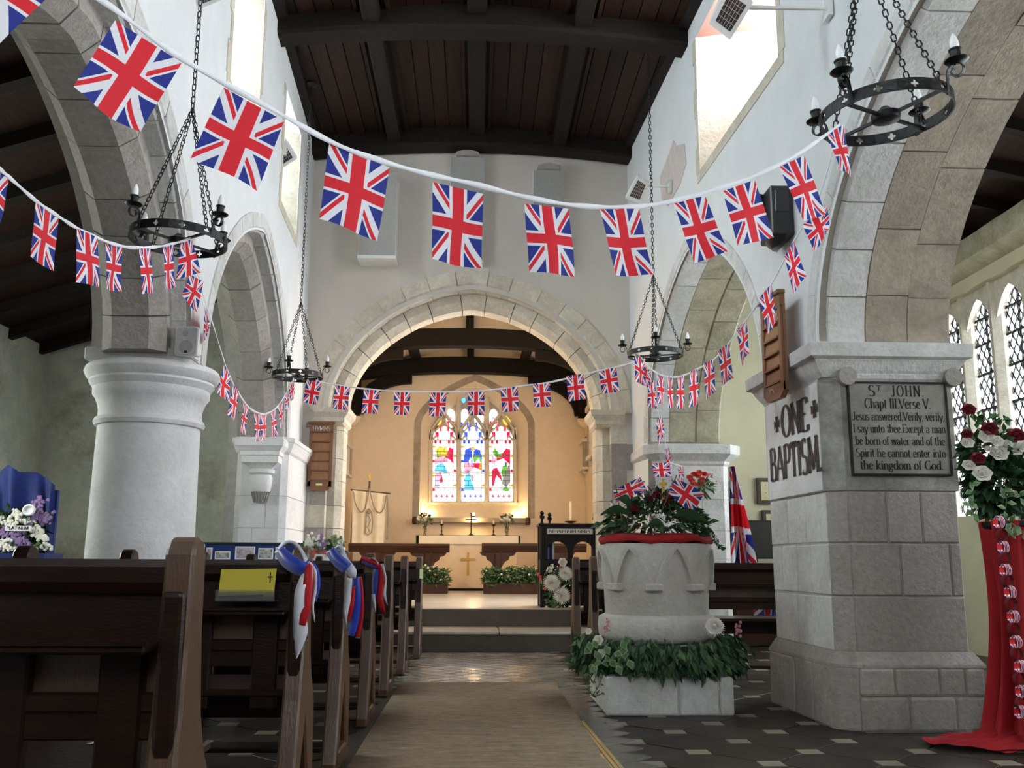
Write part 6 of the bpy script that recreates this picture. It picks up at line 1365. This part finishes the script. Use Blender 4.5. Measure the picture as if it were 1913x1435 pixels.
for pts in ([(660, 918), (664, 940), (673, 956), (682, 950), (690, 912)], [(690, 912), (698, 945), (708, 958), (717, 950), (722, 925)], [(723, 925), (725, 960), (724, 1000)]):
    b = MB(); b.tube(smooth_path([A(u, v, YB-.05) for u, v in pts]), .012, 5); b.build('cord', 'tablet_frame', BN)
q = A(724, 1003, YB-.05); b = MB(); b.lathe([(.03, -.06), (.02, .03), (.006, .05)], q, 8); b.build('tassel', 'tablet_frame', BN)
b = MB(); f = [A(u, v, YB-.06) for u, v in ((689, 950), (694, 957), (696, 975), (694, 995), (688, 1000), (682, 995), (684, 975), (685, 957))]; b.tube(f, .012, 5, closed=True); b.tube([A(u, v, YB-.06) for u, v in ((686, 962), (693, 972), (686, 984), (692, 996))], .008, 5); b.ball(A(689, 956, YB-.05), .05, 8); b.build('embroidered_figure', 'tablet_frame', BN)
q = A(655, 1000, YB); b = MB(); b.bar((q.x-.02, YB+.2, ZF), (q.x+.03, YB+.2, A(655, 915, YB).z), .06); tag(b.build('upright_board', 'oak'), 'brown upright board leaning on wall behind the banner', 'board')
# memorials on the chancel walls
def memorial(lab, X0, px0, px1, py0, py1, style, dep=.09, cat='memorial'):
    s_ = 1 if X0 < 0 else -1; m_ = (px0+px1)/2; a, c = AX(px0, (py0+py1)/2, X0), AX(px1, (py0+py1)/2, X0); ym = (a.y+c.y)/2
    zt_, zb_ = AX(m_, py0, X0).z, AX(m_, py1, X0).z; y0, y1 = sorted((a.y, c.y)); t = thing('wall_memorial', lab, cat, (X0, ym, zb_), 'tablets on the chancel walls')
    h = zt_-zb_; bx = lambda n, d0, d1, u0, u1, v0, v1, mt: MB().box(*sorted((X0+s_*d0, X0+s_*d1)), y0+(y1-y0)*u0, y0+(y1-y0)*u1, zb_+h*v0, zb_+h*v1).build(n, mt, t, bevel=.006)
    if style == 'frame':
        bx('frame', .003, .03, 0, 1, 0, 1, 'frame_dark'); bx('print', .03, .034, .12, .88, .10, .90, 'certificate'); return
    bx('back_slab', .003, .05, .04, .96, .06, .94, 'tablet_frame'); bx('tablet', .05, dep, .18, .82, .14, .80, 'marble'); bx('cornice', .003, dep+.05, 0, 1, .80, .88, 'marble'); bx('sill', .003, dep+.05, 0, 1, .08, .14, 'marble')
    for u in (.05, .83): bx('pilaster', .05, dep+.02, u, u+.12, .14, .80, 'marble' if style == 'a' else 'tablet_frame')
    b = MB(); b.prism([V((X0+s_*.003, y0+(y1-y0)*u, zb_+h*v)) for u, v in ((.15, .88), (.85, .88), (.65, .96), (.5, 1.), (.35, .96))], (s_*.07, 0, 0)); b.build('pediment', 'marble', t)
    for u in (.2, .75): bx('corbel', .003, dep, u, u+.08, 0, .08, 'marble')
memorial('large pale wall tablet nearest the right side of chancel arch', XB, 1120, 1150, 842, 950, 'a'); memorial('tall brown wall tablet high on right chancel wall, nearer one', XB, 1121, 1143, 728, 838, 'b'); memorial('narrow brown wall tablet high on right chancel wall, further one', XB, 1106, 1118, 738, 868, 'b'); memorial('small scrolled tablet furthest along the right chancel wall', XB, 1086, 1100, 818, 888, 'b')
memorial('carved brown memorial tablet on the left chancel wall', XA, 633, 650, 818, 896, 'b', .07); memorial('small dark framed picture low on left chancel wall', XA, 632, 641, 921, 957, 'frame', cat='picture')
# ================================================================== RIGHT AISLE
t = thing('union_flag', 'large union flag hanging in folds on a pole beside pillar', 'flag', A(1372, 1045, 11.6))
tp = A(1357, 868, 11.6)
def fl_(u, v):
    k = 1-v; c = A(1366+16*k, 872+185*k, 11.6); return c+V(((u-.35)*(.05+.25*k**1.0)+.03*math.sin(u*19+k*3)*k, .07*math.sin(u*22+2*k), .03*math.sin(u*4)*k))
cloth('flag', fl_, 40, 16, 'flag_wide', t); b = MB(); b.tube([A(1355, 862, 11.65), V((tp.x+.1, 11.65, 0))], .018, 8); b.build('pole', 'rail_wood', t); b = MB(); b.lathe([(.12, 0), (.12, .03), (.03, .06)], (tp.x+.1, 11.65, 0), 12); b.build('foot', 'rail_wood', t)
t = thing('draped_flag', 'union flag draped over seat of the pew behind the font', 'flag', A(1430, 1150, 8.9)); q = [A(1408, 1085, 8.95), A(1462, 1085, 8.95), A(1462, 1150, 8.75), A(1408, 1150, 8.75)]
cloth('flag', lambda u, v: q[3].lerp(q[2], u).lerp(q[0].lerp(q[1], u), v)+V((0, .03*math.sin(u*16+v*5), 0)), 24, 12, 'flag_wide', t)
a, c = A(1384, 972, 11.95), A(1428, 1044, 11.95); t = thing('television', 'black television screen standing in the right aisle', 'television', ((a.x+c.x)/2, 11.95, 0)); MB().box(a.x, c.x+.15, 11.93, 11.98, c.z, a.z).build('casing', 'black_plastic', t, bevel=.006); MB().box(a.x+.02, c.x+.13, 11.925, 11.93, c.z+.02, a.z-.02).build('screen', 'heater_dark', t); MB().box((a.x+c.x)/2-.05, (a.x+c.x)/2+.05, 11.94, 11.98, .7, c.z).build('stand', 'black_plastic', t)
MB().box(a.x-.1, c.x+.4, 11.85, 12.18, .0, .70).build('cabinet', 'rail_wood', t, bevel=.01)
for (x0, x1, y0, y1), lab in (((1413, 1447, 893, 942), 'upper framed certificate on pale yellow aisle wall'), ((1423, 1457, 953, 1002), 'lower framed certificate on pale yellow aisle wall')):
    a, c = A(x0, y0, 12.17), A(x1, y1, 12.17); t = thing('framed_certificate', lab, 'picture', ((a.x+c.x)/2, 12.18, c.z), 'framed certificates in the right aisle'); MB().box(a.x, c.x, 12.16, 12.198, c.z, a.z).build('frame', 'frame_dark', t, bevel=.005); MB().box(a.x+.05, c.x-.05, 12.155, 12.16, c.z+.05, a.z-.05).build('print', 'certificate', t)
    b = MB()
    for k in range(4): z = a.z-.09-.05*k; b.box(a.x+.10, c.x-.10-.02*(k % 2), 12.153, 12.155, z-.006, z)
    b.build('printed_lines', 'ink', t)
# ================================================================== LEFT AISLE
YV = 8.8
t = thing('velvet_display', 'blue velvet draped display screen at the left edge', 'display', A(50, 1030, YV)); top = [(-40, 905), (-10, 890), (0, 880), (18, 868), (38, 882), (68, 882), (82, 892), (90, 893), (105, 908)]
def vel(u, v):
    k = u*(len(top)-1); i = min(int(k), len(top)-2); f = k-i; x = top[i][0]*(1-f)+top[i+1][0]*f; y = top[i][1]*(1-f)+top[i+1][1]*f
    p = A(x, y, YV); q = A(x-4+2*math.sin(u*30), 1060, YV); r = q.lerp(p, v); return V((r.x, YV+.05*math.sin(u*26)*(1.1-v)+.03*math.sin(u*11), r.z))
cloth('velvet', vel, 60, 10, 'velvet', t); b = MB(); a, c = A(-40, 915, YV+.1), A(103, 1030, YV+.1)
b.box(a.x, c.x-.02, YV+.09, YV+.13, .0, a.z); b.build('screen', 'board_blue', t)
t = thing('tiered_flowers', 'purple and white flowers massed before the blue velvet', 'flowers', A(40, 1030, 8.5)); q = A(-45, 1033, 8.4); q2 = A(88, 1033, 8.4); zq = q.z
MB().box(q.x, q2.x, 8.35, 8.72, 0, zq).build('table', 'velvet', t)
gen = lambda n, y0, y1, x0=-40, x1=86: [A(random.uniform(x0, x1), random.uniform(y0, y1), 8.45+random.uniform(-.05, .2)) for _ in range(n)]
foliage('leaves', 'leaf_dark', t, [(p, V((random.uniform(-1, 1), -.5, random.uniform(-.3, .8)))) for p in gen(420, 955, 1030)], (.06, .11), .6); foliage('leaves', 'leaf_mid', t, [(p, V((random.uniform(-1, 1), -.5, random.uniform(-.3, .8)))) for p in gen(110, 960, 1030)], (.05, .09), .6)
for x, y in ((30, 960), (5, 972), (42, 975), (22, 978), (68, 985), (80, 1005), (8, 1015), (14, 1022), (84, 1020), (70, 1000)): bells(t, 'white_blossom', 'petal_white', [A(x+random.gauss(0, 6), y+random.gauss(0, 4), 8.38) for _ in range(22)], .017)
for x, y in ((5, 995), (30, 1000), (38, 1010), (46, 1020), (75, 965), (85, 970), (25, 1015), (58, 975), (70, 940)): bells(t, 'lilac_blossom', 'petal_purple', [A(x+random.gauss(0, 7), y+random.gauss(0, 6), 8.39) for _ in range(26)], .018)
c = A(54, 953, 8.33); b = MB(); b.tube([c+V((.045*math.cos(s), -.0, .038*math.sin(s))) for s in (2*pi*k/20 for k in range(20))], .012, 8, closed=True); b.tube([c+V((0, .004, 0)), c+V((0, .012, 0))], .035, 16); tag(b.build('round_badge', 'paper'), 'round white badge set among the purple and white flowers', 'badge')
a, c = A(10, 982, 8.33), A(56, 992, 8.33); t = thing('name_sign', 'white sign lettered PLATINUM among the purple flowers', 'sign', ((a.x+c.x)/2, 8.33, c.z)); MB().box(a.x, c.x, 8.33, 8.336, c.z, a.z).build('card', 'paper', t); b = MB(); text_mesh(b, 'PLATINUM', (a.x+.012, 8.328, c.z+.010), (1, 0, 0), (0, 0, 1), (a.z-c.z)*.62, (c.x-a.x)-.024, .15, .13, serif=False); b.build('lettering', 'ink', t)
# blue photo board
YP = 9.85; a, c = A(380, 1013, YP), A(556, 1060, YP); t = thing('photo_board', 'blue display board of photographs behind the left pews', 'notice board', ((a.x+c.x)/2, YP, 0)); MB().box(a.x, c.x, YP, YP+.02, c.z-.15, a.z-.02).build('felt', 'board_blue', t); MB().box(a.x-.01, c.x+.01, YP-.01, YP+.03, a.z-.02, a.z).build('frame_rail', 'black_plastic', t)
for x in (a.x, c.x-.02): MB().box(x, x+.02, YP-.01, YP+.03, 0, a.z-.02).build('leg', 'white_plastic', t)
for x0, x1, y0, m_ in ((386, 396, 1023, 'photo_a'), (402, 430, 1030, 'photo_b'), (440, 476, 1021, 'photo_a'), (483, 510, 1024, 'photo_b'), (515, 532, 1022, 'photo_a')):
    p, r = A(x0, y0, YP), A(x1, 1045, YP); MB().box(p.x, r.x, YP-.004, YP-.001, r.z, p.z).build('print_border', 'paper', t); MB().box(p.x+.012, r.x-.012, YP-.007, YP-.004, r.z+.01, p.z-.012).build('photograph', m_, t)
# flowers at the left of the chancel arch
YH = 10.95; x = A(600, 1030, YH).x; t = thing('flower_stand', 'white hydrangeas and purple lupin on stand below hymn board', 'flowers', (x, YH, 0)); b = MB(); b.lathe([(.14, 0), (.14, .02), (.03, .05), (.03, .95), (.12, .98), (.14, 1.08), (.13, 1.08)], (x, YH, 0), 14); b.build('stand', 'white_plastic', t, smooth=True)
foliage('leaves', 'leaf_mid', t, [(A(random.uniform(566, 640), random.uniform(1012, 1038), YH+random.uniform(-.08, .1)), V((random.uniform(-1, 1), -.4, .3))) for _ in range(110)], (.06, .11), .65)
for x_c, y_c, m_, n, s_ in ((578, 1014, 'petal_white', 30, 5), (596, 1010, 'petal_white', 26, 4), (628, 1012, 'leaf_pale', 30, 6), (636, 1016, 'petal_white', 16, 4), (603, 1018, 'petal_purple', 34, 4)): bells(t, 'bloom_head', m_, [A(x_c+random.gauss(0, s_), y_c+random.gauss(0, s_ if m_ != 'petal_purple' else 8), YH-.1) for _ in range(n)], .020)
bells(t, 'star_bloom', 'petal_coral', [A(random.choice((585, 602, 615))+random.gauss(0, 4), 1034+random.gauss(0, 3), YH-.12) for _ in range(24)], .016)
# hassock under the nearest pew end
p = AZ(325, 1445, .1); b = MB(); b.box(-1.02, -.76, 2.32, 2.50, .0, .16); mat('hassock', (.30, .30, .26), .95, (.05, .06, .05), 30, .4, 60); tag(b.build('hassock', 'hassock', bevel=.03), 'patterned kneeling cushion on floor beneath nearest pew', 'cushion')
